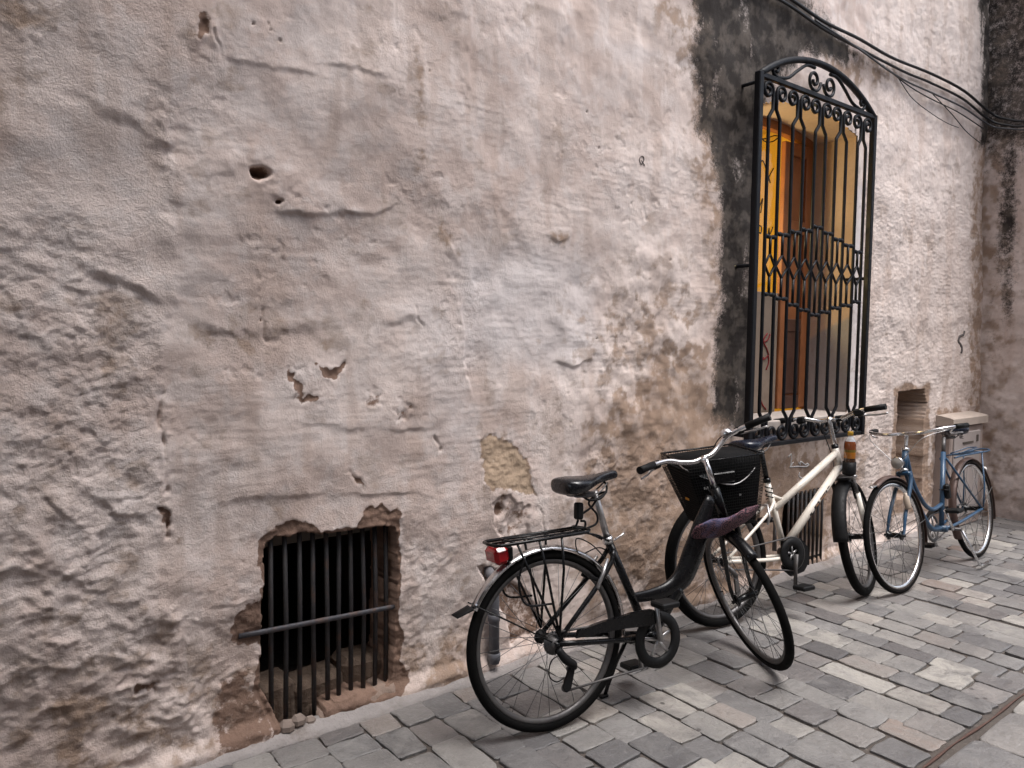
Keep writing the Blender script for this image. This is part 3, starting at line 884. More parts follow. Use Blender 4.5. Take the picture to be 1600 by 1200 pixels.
for (sx, sz, w, h, yy) in ((0.96, 0.02, 0.20, 0.30, 0.10), (1.16, 0.03, 0.22, 0.22, 0.11), (1.36, 0.06, 0.20, 0.22, 0.12)):
    MB().box((sx, D + yy + 0.06, sz), (w, 0.16, h), rot=Matrix.Rotation(random.uniform(-.12, .12), 3, 'Y'), bev=0.025).build('rubble_stone', M_STONE_BR, c1)
for (sx, sz, r_) in ((0.985, 0.035, 0.030), (1.03, 0.045, 0.028), (1.075, 0.030, 0.022)):
    bl = MB().box((sx, D - 0.005, sz), (r_ * 1.9, r_ * 1.7, r_ * 1.6), rot=Matrix.Rotation(random.uniform(-.5, .5), 3, 'Z'), bev=r_ * 0.5)
    bl.build('rubble_stone', mat('pale_rubble', (0.21, 0.165, 0.14), 0.9, var=0.3, scale=30), c1)
sill = MB()
secs = []
for x in np.linspace(1.115, 1.44, 15):
    j = 0.010 * float(pn(np.array([x * 22]), np.array([1.0]), 311)[0])
    zt = 0.045 + (x - 1.115) * 0.11 + j
    secs.append([(x, D + 0.16, -0.03), (x, D + 0.16, zt), (x, D + 0.010, zt - 0.004), (x, D - 0.012 + j, zt - 0.02), (x, D - 0.020, -0.03)])
sill.loft(secs, smooth=True)
sill.build('broken_sill', mat('broken_sill_mortar', (0.24, 0.175, 0.14), 0.95, var=0.35, scale=18, bump=0.008, bscale=45), c1)

gr = empty('cellar_grate')
tag(gr, 'low rusty black window grate of vertical bars with one cross bar', 'grate', 'cellar grates')
for k, x in enumerate((0.945, 1.000, 1.054, 1.108, 1.163, 1.215, 1.267, 1.318, 1.372, 1.424)):
    zb = (-0.02, -0.02, -0.025, -0.02, 0.03, 0.03, 0.04, 0.045, 0.05, 0.055)[k]
    b = MB()
    bow = random.uniform(-0.004, 0.004)
    b.tube([(x + random.uniform(-.003, .003), D + 0.045, 0.80), (x + bow, D + 0.036, 0.42), (x + random.uniform(-.004, .004), D + 0.040, zb)], 0.0095, 6)
    b.build('bar', M_RUST_IRON, gr)
cb = MB()
cb.tube([(0.815, D + 0.010, 0.418), (0.90, D + 0.014, 0.413), (1.16, D + 0.014, 0.403), (1.42, D + 0.014, 0.393), (1.50, D + 0.010, 0.390)], 0.0105, 8, flat=0.75)
cb.build('cross_bar', M_IRON_EDGE, gr)

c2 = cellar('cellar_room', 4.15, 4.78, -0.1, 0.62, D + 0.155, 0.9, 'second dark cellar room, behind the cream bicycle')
gr2 = empty('cellar_grate')
tag(gr2, 'small black cellar grate low on the wall behind the cream bicycle', 'grate', 'cellar grates')
for k in range(9):
    x = 4.262 + k * 0.050
    MB().tube([(x, D - 0.014, 0.012), (x, D - 0.012, 0.535)], 0.0095, 6).build('bar', M_RUST_IRON, gr2)
for z in (0.06, 0.49):
    MB().box((4.465, D + 0.004, z), (0.46, 0.008, 0.028)).build('cross_bar', M_RUST_IRON, gr2)

# ================================================================== window
def jamb_mat():
    m, nt, b = nodes_of('window_reveal_paint')
    co = objco(nt)
    sx = nd(nt, 'ShaderNodeSeparateXYZ'); lk(nt, co, sx.inputs[0])
    n1 = noise(nt, 5, 6, 0.6, co)
    n2 = noise(nt, 40, 6, 0.6, co)
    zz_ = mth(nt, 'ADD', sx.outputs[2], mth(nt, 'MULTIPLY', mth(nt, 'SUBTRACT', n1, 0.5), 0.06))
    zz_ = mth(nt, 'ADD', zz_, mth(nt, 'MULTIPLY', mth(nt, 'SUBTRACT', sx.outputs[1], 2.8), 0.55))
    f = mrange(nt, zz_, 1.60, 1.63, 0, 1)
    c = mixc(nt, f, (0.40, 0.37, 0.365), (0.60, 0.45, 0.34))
    c = mixc(nt, mrange(nt, n2, 0.5, 0.8, 0, 0.3), c, (0.30, 0.22, 0.17))
    lk(nt, c, b.inputs['Base Color']); b.inputs['Roughness'].default_value = 0.85
    lk(nt, bumpn(nt, n2, 0.004), b.inputs['Normal'])
    return m
M_JAMB = jamb_mat()
M_WOOD = mat('brown_varnished_wood', (0.30, 0.108, 0.040), 0.5, var=0.5, scale=6, bump=0.002, bscale=30)
M_WOODD = mat('dark_brown_wood', (0.075, 0.032, 0.020), 0.55, var=0.4, scale=7, bump=0.002, bscale=30)
M_OCHRE = mat('ochre_room_plaster', (0.85, 0.60, 0.10), 0.85, var=0.12, scale=3)
M_PANEL = mat('scuffed_grey_panel', (0.26, 0.20, 0.155), 0.7, var=0.35, scale=5, bump=0.002, dust=0.5, dustcol=(0.14, 0.09, 0.06))
M_SILL = mat('pale_sill_stone', (0.50, 0.44, 0.40), 0.75, var=0.2, scale=10, bump=0.003)
YB = D + 0.30
win = empty('window')
tag(win, 'deep arched window with yellow lit pane and brown wooden leaf behind the iron grille', 'window')
ax = np.linspace(WX0, WX1, 13)
rev = MB()
rev.add([(WX1, D + 0.012, WZ0 - 0.1), (WX1, YB + 0.05, WZ0 - 0.1), (WX1, YB + 0.05, arch_z(WX1) + 0.03), (WX1, D + 0.012, arch_z(WX1) + 0.03)], [(0, 1, 2, 3)], False)
rev.build('jamb', M_JAMB, win)
rev = MB()
rev.add([(WX0, D + 0.012, WZ0 - 0.1), (WX0, YB + 0.05, WZ0 - 0.1), (WX0, YB + 0.05, arch_z(WX0) + 0.03), (WX0, D + 0.012, arch_z(WX0) + 0.03)], [(3, 2, 1, 0)], False)
rev.build('jamb', M_JAMB, win)
sof = MB()
v, F = [], []
for i, x in enumerate(ax):
    v += [(x, D + 0.010, arch_z(x) + 0.003), (x, YB + 0.05, arch_z(x) + 0.003)]
    if i: F.append((2 * i - 2, 2 * i, 2 * i + 1, 2 * i - 1))
sof.add(v, F, True)
sof.build('soffit', M_JAMB, win)
MB().box((WMID, D + 0.125, WZ0 - 0.028), (WX1 - WX0 + 0.10, 0.36, 0.062), bev=0.006).build('sill', M_SILL, win)
# frame set back in the reveal, its head follows the arch
def arch_band(x0, x1, drop0, drop1, y, th):
    b = MB()
    xx = np.linspace(x0, x1, 13)
    secs = [[(x, y, arch_z(x) - drop0), (x, y, arch_z(x) - drop1), (x, y + th, arch_z(x) - drop1), (x, y + th, arch_z(x) - drop0)] for x in xx]
    b.loft(secs, smooth=False)
    return b
arch_band(WX0, WX1, -0.01, 0.055, YB, 0.05).build('frame_head', M_WOOD, win)
MB().box((WX1 - 0.020, YB + 0.024, 1.95), (0.040, 0.046, 1.85)).build('frame_post', M_WOOD, win)
MB().box((WX0 + 0.020, YB + 0.024, 1.95), (0.040, 0.046, 1.85)).build('frame_post', M_WOOD, win)
# brown leaf
leaf = MB()
lx0, lx1 = 4.585, 4.918
for (a, b_) in ((lx0, lx0 + 0.07), (lx1 - 0.07, lx1)):
    leaf.box(((a + b_) / 2, YB + 0.022, 1.955), (b_ - a, 0.038, 1.83), bev=0.004)
pn_ = MB(); pn_.box(((lx0 + lx1) / 2, YB + 0.032, 1.955), (lx1 - lx0 - 0.13, 0.018, 1.83))
lo_ = pn_.build('wooden_leaf', M_WOOD, win)
for (a, b_) in ((lx0, lx0 + 0.07), (lx1 - 0.07, lx1)):
    MB().box(((a + b_) / 2, YB + 0.020, 1.955), (b_ - a, 0.036, 1.83), bev=0.004).build('stile', M_WOOD, lo_)
for z in (1.08, 1.62, 2.30, 2.83):
    MB().box(((lx0 + lx1) / 2, YB + 0.020, z), (lx1 - lx0 - 0.142, 0.034, 0.09), bev=0.004).build('rail', M_WOODD if z < 2 else M_WOOD, lo_)
MB().box(((lx0 + lx1) / 2, YB + 0.018, 1.36), (lx1 - lx0 - 0.146, 0.020, 0.44), bev=0.004).build('lower_board', M_WOODD, lo_)
# lower panel and yellow pane on the left
px0, px1 = WX0 + 0.042, lx0 - 0.004
MB().box(((px0 + px1) / 2, YB + 0.03, 1.43), (px1 - px0, 0.024, 0.82), bev=0.003).build('lower_panel', M_PANEL, win)
def glass_mat():
    m, nt, b = nodes_of('old_window_glass')
    nt.nodes.remove(b)
    out = nt.nodes['Material Output']
    tr = nd(nt, 'ShaderNodeBsdfTransparent'); tr.inputs[0].default_value = (0.93, 0.93, 0.90, 1)
    gl = nd(nt, 'ShaderNodeBsdfGlossy'); gl.inputs['Roughness'].default_value = 0.06
    fr = nd(nt, 'ShaderNodeFresnel'); fr.inputs[0].default_value = 1.45
    co = objco(nt)
    lk(nt, bumpn(nt, noise(nt, 7, 3, 0.5, co), 0.003), gl.inputs['Normal'])
    mx = nd(nt, 'ShaderNodeMixShader')
    lk(nt, mth(nt, 'MULTIPLY', fr.outputs[0], 0.06), mx.inputs[0]); lk(nt, tr.outputs[0], mx.inputs[1]); lk(nt, gl.outputs[0], mx.inputs[2])
    lk(nt, mx.outputs[0], out.inputs[0])
    return m
M_GLASS = glass_mat()
pane = MB()
xx = np.linspace(px0, px1, 9)
pane.loft([[(x, YB + 0.028, 1.842), (x, YB + 0.028, arch_z(x) - 0.056), (x, YB + 0.032, arch_z(x) - 0.056), (x, YB + 0.032, 1.842)] for x in xx], smooth=False)
po = pane.build('pane', M_GLASS, win)
# hand-drawn scrawls
M_INK = mat('dark_scrawl', (0.02, 0.014, 0.010), 0.8)
M_REDINK = mat('red_scrawl', (0.22, 0.012, 0.016), 0.7)
def scrawl(pts, y, r_, m, parent, name='scrawl'):
    MB().tube([(x, y, z) for x, z in [(p.x, p.y) for p in catmull([(a, b_, 0) for a, b_ in pts], 5)]], r_, 5).build(name, m, parent)
for st_ in ([(4.335, 2.597), (4.318, 2.649), (4.351, 2.704), (4.405, 2.636), (4.446, 2.570), (4.429, 2.606), (4.477, 2.672)],
            [(4.313, 2.356), (4.345, 2.419), (4.365, 2.455), (4.348, 2.360)],
            [(4.334, 2.233), (4.324, 2.274), (4.361, 2.269), (4.356, 2.226), (4.334, 2.233)],
            [(4.397, 2.273), (4.399, 2.230), (4.436, 2.225), (4.448, 2.269), (4.458, 2.228), (4.492, 2.282)],
            [(4.286, 2.838), (4.371, 2.849), (4.472, 2.887), (4.531, 2.893)],
            [(4.292, 2.868), (4.372, 2.832), (4.459, 2.847), (4.531, 2.889)]):
    scrawl(st_, YB + 0.022, 0.0042, M_INK, po)
for st_ in ([(4.459, 1.560), (4.424, 1.529), (4.418, 1.499), (4.458, 1.456), (4.483, 1.412)],
            [(4.395, 1.520), (4.425, 1.503), (4.469, 1.521), (4.489, 1.556)],
            [(4.424, 1.399), (4.410, 1.382), (4.447, 1.391), (4.475, 1.408), (4.485, 1.364), (4.458, 1.312)],
            [(4.395, 1.131), (4.427, 1.077), (4.474, 1.040)]):
    scrawl(st_, YB + 0.014, 0.0048, M_REDINK, win)
# lamplit room behind
rm = empty('window_room')
tag(rm, 'small ochre room lit by a warm lamp behind the yellow pane', 'room')
def quad(name, pts, m, parent):
    MB().add(pts, [(0, 1, 2, 3)], False).build(name, m, parent)
rx0, rx1, ry0, ry1, rz0, rz1 = 3.40, 5.55, YB + 0.10, YB + 1.15, 0.80, 3.25
quad('back_wall', [(rx0, ry1, rz0), (rx1, ry1, rz0), (rx1, ry1, rz1), (rx0, ry1, rz1)], M_OCHRE, rm)
quad('side_wall', [(rx0, ry0, rz0), (rx0, ry1, rz0), (rx0, ry1, rz1), (rx0, ry0, rz1)], M_OCHRE, rm)
quad('side_wall', [(rx1, ry0, rz0), (rx1, ry1, rz0), (rx1, ry1, rz1), (rx1, ry0, rz1)], M_OCHRE, rm)
quad('ceiling', [(rx0, ry0, rz1), (rx1, ry0, rz1), (rx1, ry1, rz1), (rx0, ry1, rz1)], M_OCHRE, rm)
quad('floor', [(rx0, ry0, rz0), (rx1, ry0, rz0), (rx1, ry1, rz0), (rx0, ry1, rz0)], M_WOODD, rm)
ld = bpy.data.lights.new('room_lamp', 'POINT')
ld.energy = 17.0; ld.color = (1.0, 0.82, 0.50); ld.shadow_soft_size = 0.09
lo = bpy.data.objects.new('room_lamp', ld); COL.objects.link(lo); lo.location = (3.80, YB + 0.30, 2.25)
lo.parent = rm

# ================================================================== wrought iron grille
M_GRILLE = mat('black_grille_paint', (0.007, 0.0075, 0.010), 0.40, 0.0, var=0.4, scale=30, dust=0.15, dustcol=(0.02, 0.018, 0.019), spec=0.22)
YG = D - 0.12
GX0, GX1, GZ0, GZ1 = 3.652, 4.928, 0.885, 2.992
gl_ = empty('window_grille')
tag(gl_, 'black wrought iron window grille with scrolls and arched crest over the lit window', 'grille')
def gsq(p0, p1, w, name, y=YG, d=None):
    a, b_ = Vector((p0[0], y, p0[1])), Vector((p1[0], y, p1[1]))
    c = (a + b_) / 2; L = (b_ - a).length
    ang = math.atan2(b_.z - a.z, b_.x - a.x)
    MB().box(c, (L, d or w, w), rot=Matrix.Rotation(-ang, 3, 'Y'), bev=w * 0.12).build(name, M_GRILLE, gl_)
def gtube(path, r_, name, y=YG, seg=6, flat=1.0):
    MB().tube([(p[0], y, p[1]) for p in path], r_, seg, flat=flat, upv=(0, 1, 0)).build(name, M_GRILLE, gl_)
gsq((GX0, GZ0), (GX0, GZ1 + 0.015), 0.040, 'frame_bar')
gsq((GX1, GZ0), (GX1, GZ1 + 0.015), 0.036, 'frame_bar')
gsq((GX0 + 0.015, GZ1), (GX1 - 0.015, GZ1), 0.028, 'top_rail')
gsq((GX0 + 0.015, GZ0 + 0.012), (GX1 - 0.015, GZ0 + 0.012), 0.026, 'bottom_rail')
gcx, gh = (GX0 + GX1) / 2, 0.195
hw = (GX1 - GX0) / 2
Rc = (hw * hw + gh * gh) / (2 * gh)
a0 = math.asin(hw / Rc)
gtube([(gcx + Rc * math.sin(t), GZ1 + gh - Rc + Rc * math.cos(t)) for t in np.linspace(-a0, a0, 33)], 0.020, 'arched_crest', seg=8)
def spiral(c, r0, r1, t0, turns, n=26):
    return [(c[0] + (r0 + (r1 - r0) * k / (n - 1)) * math.cos(t0 + turns * 2 * math.pi * k / (n - 1)),
             c[1] + (r0 + (r1 - r0) * k / (n - 1)) * math.sin(t0 + turns * 2 * math.pi * k / (n - 1))) for k in range(n)]
bxs = [3.752, 3.862, 3.995, 4.112, 4.236, 4.352, 4.474, 4.598, 4.735, 4.838]
gaps = []
for i, x in enumerate(bxs):
    sgn = 1 if i % 2 == 0 else -1                   # bends towards its partner
    pm = (bxs[i - i % 2] + bxs[i - i % 2 + 1]) / 2
    neck = pm - sgn * 0.017
    r_ = 0.050
    cT = (neck - sgn * r_, GZ1 - 0.020 - r_)
    # top: shaft, neck, scroll curling away from the partner
    t0 = 0 if sgn > 0 else math.pi
    sp = spiral(cT, r_, 0.014, t0, sgn * 1.35)
    top = [(x, GZ1 - 0.235), (x, GZ1 - 0.215), (neck, GZ1 - 0.165), (neck, cT[1] - 0.03)] + sp
    cB = (neck - sgn * r_, GZ0 + 0.030 + r_)
    sp = spiral(cB, r_, 0.014, t0, -sgn * 1.35)
    bot = [(x, GZ0 + 0.235), (x, GZ0 + 0.205), (neck, GZ0 + 0.155), (neck, cB[1] + 0.03)] + sp
    path = bot[::-1] + top
    MB().tube([(p[0], YG, p[1]) for p in path], 0.0112, 6, upv=(0, 1, 0)).build('scrolled_bar', M_GRILLE, gl_)
ztop = [2.108, 2.132, 2.158, 2.182, 2.212, 2.186, 2.157, 2.131, 2.100]
zlow = [1.777, 1.758, 1.726, 1.699, 1.674, 1.694, 1.724, 1.745, 1.773]
ZD = 1.945
for i in range(9):
    xm = (bxs[i] + bxs[i + 1]) / 2; hwid = (bxs[i + 1] - bxs[i]) / 2 - 0.006
    gtube([(xm, ztop[i]), (xm, ZD + 0.062)], 0.0095, 'short_bar')
    gtube([(xm, zlow[i]), (xm, ZD - 0.062)], 0.0095, 'short_bar')
    MB().tube([(xm - hwid, YG, ZD), (xm, YG, ZD + 0.066), (xm + hwid, YG, ZD), (xm, YG, ZD - 0.066)], 0.0095, 6, closed=True, upv=(0, 1, 0)).build('diamond', M_GRILLE, gl_)
    for zc in (ztop[i], zlow[i]):
        b = MB()
        b.tube([(xm - hwid, YG, zc), (xm - 0.02, YG, zc), (xm - 0.012, YG, zc), (xm + 0.012, YG, zc), (xm + 0.02, YG, zc), (xm + hwid, YG, zc)], [0.0125, 0.014, 0.0095, 0.0095, 0.014, 0.0125], 6)
        b.build('collar', M_GRILLE, gl_)
# crest scrolls
for sg in (-1, 1):
    cI = (gcx + sg * 0.085, GZ1 + 0.085)
    big = spiral(cI, 0.070, 0.014, math.pi if sg > 0 else 0, sg * 1.5, 30)   # inner end last
    st0 = [(gcx + sg * 0.030, GZ1 + 0.015)]
    MB().tube([(p[0], YG, p[1]) for p in big], 0.0105, 6, upv=(0, 1, 0)).build('crest_scroll', M_GRILLE, gl_)
    # tail swinging from the crest down to the rail and up into a small curl
    sc_ = (gcx + sg * 0.480, GZ1 + 0.062)
    sml = spiral(sc_, 0.040, 0.010, -math.pi / 2, sg * 1.15, 22)
    tail = [(p.x, p.y) for p in catmull([(gcx + sg * 0.085, GZ1 + 0.158, 0), (gcx + sg * 0.17, GZ1 + 0.155, 0), (gcx + sg * 0.26, GZ1 + 0.105, 0), (gcx + sg * 0.36, GZ1 + 0.040, 0), (sc_[0] - sg * 0.02, sc_[1] - 0.044, 0)], 6)]
    MB().tube([(p[0], YG, p[1]) for p in tail + sml], 0.0105, 6, upv=(0, 1, 0)).build('crest_tail', M_GRILLE, gl_)
for x in (GX0, GX1):
    for z in (2.955, 1.935, 0.96):
        MB().tube([(x, YG + 0.010, z), (x, D + 0.03, z)], 0.011, 6).build('wall_bracket', M_GRILLE, gl_)

# ================================================================== utility box in the corner
ub = empty('meter_cabinet')
tag(ub, 'pale grey meter cabinet with stone cap in the corner behind the blue bicycle', 'cabinet')
M_BOX = mat('pale_grey_enamel', (0.36, 0.315, 0.30), 0.55, var=0.15, scale=8, dust=0.4)
M_CAP = mat('pale_cap_stone', (0.42, 0.35, 0.30), 0.85, var=0.2, scale=10, bump=0.004)
MB().box((6.68, D - 0.045, 0.42), (0.62, 0.13, 0.84), bev=0.01).build('case', mat('cabinet_frame_plaster', (0.33, 0.265, 0.235), 0.85, var=0.2, bump=0.003), ub)
do = MB().box((6.66, D - 0.115, 0.44), (0.50, 0.016, 0.70), bev=0.006).build('door', M_BOX, ub)
MB().box((6.66, D - 0.126, 0.700), (0.20, 0.006, 0.016)).build('vent_slot', M_DARK, do)
MB().box((6.84, D - 0.126, 0.725), (0.035, 0.005, 0.055)).build('lock', M_DARK, do)
cap = MB()
cap.loft([[(x, D + 0.02, 0.842), (x, D + 0.02, 0.935), (x, D - 0.11, 0.915), (x, D - 0.135, 0.905), (x, D - 0.135, 0.846)] for x in (6.34, 6.62, 7.02)], smooth=False)
cap.build('cap', M_CAP, ub)

# ================================================================== drain pipe stub
M_PIPE = mat('grey_pvc_pipe', (0.115, 0.115, 0.13), 0.6, var=0.3, scale=14, dust=0.6, dustcol=(0.2, 0.17, 0.15))
dp = MB()
dp.tube([(1.915, D + 0.02, 0.47), (1.918, D - 0.022, 0.44), (1.920, D - 0.036, 0.38), (1.922, D - 0.040, 0.05)], 0.024, 12)
dpo = dp.build('drain_pipe', M_PIPE)
tag(dpo, 'short grey plastic drain pipe at the wall foot behind the black bicycle', 'pipe')
MB().lathe([(0.0255, 0), (0.029, 0.003), (0.029, 0.035), (0.0255, 0.038)], (1.921, D - 0.039, 0.06), seg=14).build('socket', M_PIPE, dpo)
MB().lathe([(0.0245, 0), (0.028, 0.003), (0.028, 0.03), (0.0245, 0.033)], (1.920, D - 0.037, 0.24), seg=14).build('socket', M_PIPE, dpo)

# ================================================================== cables across the wall
M_CABLE = mat('black_cable', (0.013, 0.013, 0.015), 0.5, var=0.3)
M_CABLEG = mat('grey_cable', (0.07, 0.07, 0.075), 0.5, var=0.3)
def cable(pts, r_, label, m=M_CABLE):
    q = catmull([(x, y, z) for x, y, z in pts], 8)
    o = MB().tube(q, r_, 6).build('cable', m)
    tag(o, label, 'cable', 'cables strung across the wall')
    return o
def cw(L, off=0.03):
    return [(x, wall_y(x, z) - off if x < 7.1 else D - off, z) for x, z in L]
cable(cw([(2.9, 3.600), (3.45, 3.560), (3.98, 3.535), (4.40, 3.495), (4.83, 3.500), (5.35, 3.505), (5.94, 3.525), (6.45, 3.500), (6.96, 3.435)], 0.035) + [(7.00, 2.50, 3.36), (6.99, 2.25, 3.30), (6.98, 1.5, 3.32)], 0.0105, 'thick black cable, uppermost of the bundle above the grille')
cable(cw([(2.9, 3.57), (3.45, 3.525), (3.98, 3.500), (4.40, 3.455), (4.83, 3.445), (5.25, 3.450), (5.6, 3.455), (5.94, 3.465), (6.45, 3.44), (6.94, 3.385)], 0.030) + [(6.99, 2.50, 3.31), (6.98, 2.25, 3.26), (6.97, 1.5, 3.28)], 0.0095, 'black cable running just below the uppermost one')
cable(cw([(4.3, 3.475), (4.83, 3.435), (5.25, 3.400), (5.6, 3.390), (5.94, 3.390), (6.45, 3.370), (6.94, 3.33)], 0.040) + [(6.98, 2.50, 3.28), (6.97, 2.2, 3.22), (6.96, 1.5, 3.24)], 0.007, 'thinner black cable sagging in the middle of the bundle', M_CABLEG)
cable(cw([(5.2, 3.42), (5.6, 3.375), (5.94, 3.35), (6.4, 3.325), (6.90, 3.285)], 0.03), 0.0045, 'thin wire drooping under the cable bundle')
cable(cw([(5.5, 3.40), (5.72, 3.31), (6.0, 3.25), (6.25, 3.22), (6.45, 3.22)], 0.02), 0.003, 'loose thin wire end hanging below the bundle near the corner')
cable(cw([(6.0, 3.39), (6.3, 3.30), (6.6, 3.22), (6.88, 3.17)], 0.02), 0.0035, 'short stray wire crossing down towards the corner')
# ================================================================== scrawls on the plaster
def wall_mark(name, lists, r_, m, label):
    root = empty(name)
    for L in lists:
        q = catmull([(a, b_, 0) for a, b_ in L], 5)
        MB().tube([(p.x, wall_y(p.x, p.y) - 0.001, p.y) for p in q], r_, 5, flat=0.5, upv=(0, 0, 1)).build('stroke', m, root)
    tag(root, label, 'graffiti')
M_WPAINT = mat('white_chalk_paint', (0.62, 0.60, 0.60), 0.9)
M_PENCIL = mat('pencil_grey', (0.10, 0.085, 0.08), 0.9)
wall_mark('wall_scrawl', [[(4.254, 0.772), (4.297, 0.785), (4.293, 0.719), (4.280, 0.704), (4.322, 0.733)], [(4.381, 0.727), (4.404, 0.709), (4.410, 0.729), (4.457, 0.704), (4.487, 0.709)], [(4.280, 0.704), (4.368, 0.699), (4.473, 0.689), (4.502, 0.704)], [(4.400, 0.659), (4.387, 0.635), (4.448, 0.612)]], 0.0050, M_WPAINT, 'white painted scrawl on the brown plaster under the window grille')
wall_mark('wall_scrawl', [[(2.840, 2.411), (2.839, 2.430), (2.862, 2.440), (2.872, 2.422), (2.854, 2.400), (2.840, 2.411)], [(2.853, 2.419), (2.878, 2.397)]], 0.0028, M_PENCIL, 'tiny pencilled ring mark high on the pale plaster')
wall_mark('wall_scrawl', [[(6.804, 1.616), (6.783, 1.583), (6.710, 1.567), (6.690, 1.524), (6.744, 1.482), (6.738, 1.428)]], 0.012, M_PENCIL, 'grey hooked mark on the plaster near the right corner')

# ================================================================== bicycles
M_RUBBER = mat('tyre_rubber', (0.005, 0.0048, 0.0048), 0.75, var=0.3, scale=40, dust=0.2, dustcol=(0.018, 0.015, 0.013), spec=0.08)
M_TYREBR = mat('brown_tyre_wall', (0.075, 0.048, 0.036), 0.75, var=0.3, scale=40, dust=0.5, dustcol=(0.10, 0.08, 0.065))
M_ALLOY = mat('dull_alloy', (0.46, 0.45, 0.45), 0.34, 1.0, var=0.2, scale=40, dust=0.45, dustcol=(0.20, 0.18, 0.16))
M_CHROME = mat('chrome', (0.70, 0.69, 0.69), 0.14, 1.0, var=0.12, scale=30, dust=0.25, dustcol=(0.3, 0.26, 0.22))
M_GREYRIM = mat('dark_rim', (0.11, 0.105, 0.105), 0.45, 0.7, var=0.3, scale=40, dust=0.6, dustcol=(0.12, 0.105, 0.095))
M_STEEL = mat('spoke_steel', (0.13, 0.13, 0.135), 0.4, 0.8, var=0.3, scale=60)
M_BLACKP = mat('black_frame_paint', (0.0042, 0.0042, 0.0048), 0.24, 0.0, var=0.3, scale=25, spec=0.30)
M_PLASTIC = mat('black_plastic', (0.007, 0.007, 0.0075), 0.5, var=0.3, scale=40, dust=0.12, dustcol=(0.018, 0.016, 0.015), spec=0.18)
M_VINYL = mat('black_vinyl', (0.007, 0.007, 0.009), 0.24, var=0.2, scale=60)
M_NAVYV = mat('navy_vinyl', (0.010, 0.013, 0.024), 0.26, var=0.2, scale=60)
M_CREAM = mat('cream_frame_paint', (0.71, 0.655, 0.58), 0.3, var=0.08, scale=20, dust=0.45, dustcol=(0.40, 0.33, 0.26), coat=0.35)
M_BLUE = mat('blue_frame_paint', (0.015, 0.054, 0.112), 0.36, var=0.25, scale=25, dust=0.5, dustcol=(0.04, 0.055, 0.07), coat=0.2)
M_RED = mat('red_lens', (0.30, 0.006, 0.010), 0.18, var=0.25, scale=60, coat=0.6)
M_AMBER = mat('amber_reflector', (0.55, 0.17, 0.015), 0.3, var=0.2)
M_BRGUARD = mat('brown_mudguard', (0.085, 0.052, 0.044), 0.4, 0.3, var=0.35, scale=20, dust=0.5, dustcol=(0.16, 0.12, 0.10))
M_WHITEP = mat('white_plastic', (0.66, 0.64, 0.62), 0.4, var=0.1)

def bike_root(name, contact, heading, lean_left):
    Mx = Matrix.Translation(contact) @ Matrix.Rotation(R(heading), 4, 'Z') @ Matrix.Rotation(R(-lean_left), 4, 'X')
    return empty(name, Mx)
def steer(p, head_deg, delta):
    axv = Vector((-math.cos(R(head_deg)), 0, math.sin(R(head_deg))))
    p = Vector(p)
    return Matrix.Translation(p) @ Matrix.Rotation(R(delta), 4, axv) @ Matrix.Translation(-p)
def tubep(name, pts, r_, m, parent, M=None, seg=10, smooth=0, flat=1.0, upv=None):
    path = catmull(pts, smooth) if smooth else pts
    if smooth and hasattr(r_, '__len__'):
        r_ = list(np.interp(np.linspace(0, len(pts) - 1, len(path)), range(len(pts)), r_))
    return MB().tube(path, r_, seg, flat=flat, upv=upv).build(name, m, parent, M)
def boxp(name, c, size, m, parent, M=None, rot=None, bev=0.0):
    return MB().box(c, size, rot=rot, bev=bev).build(name, m, parent, M)

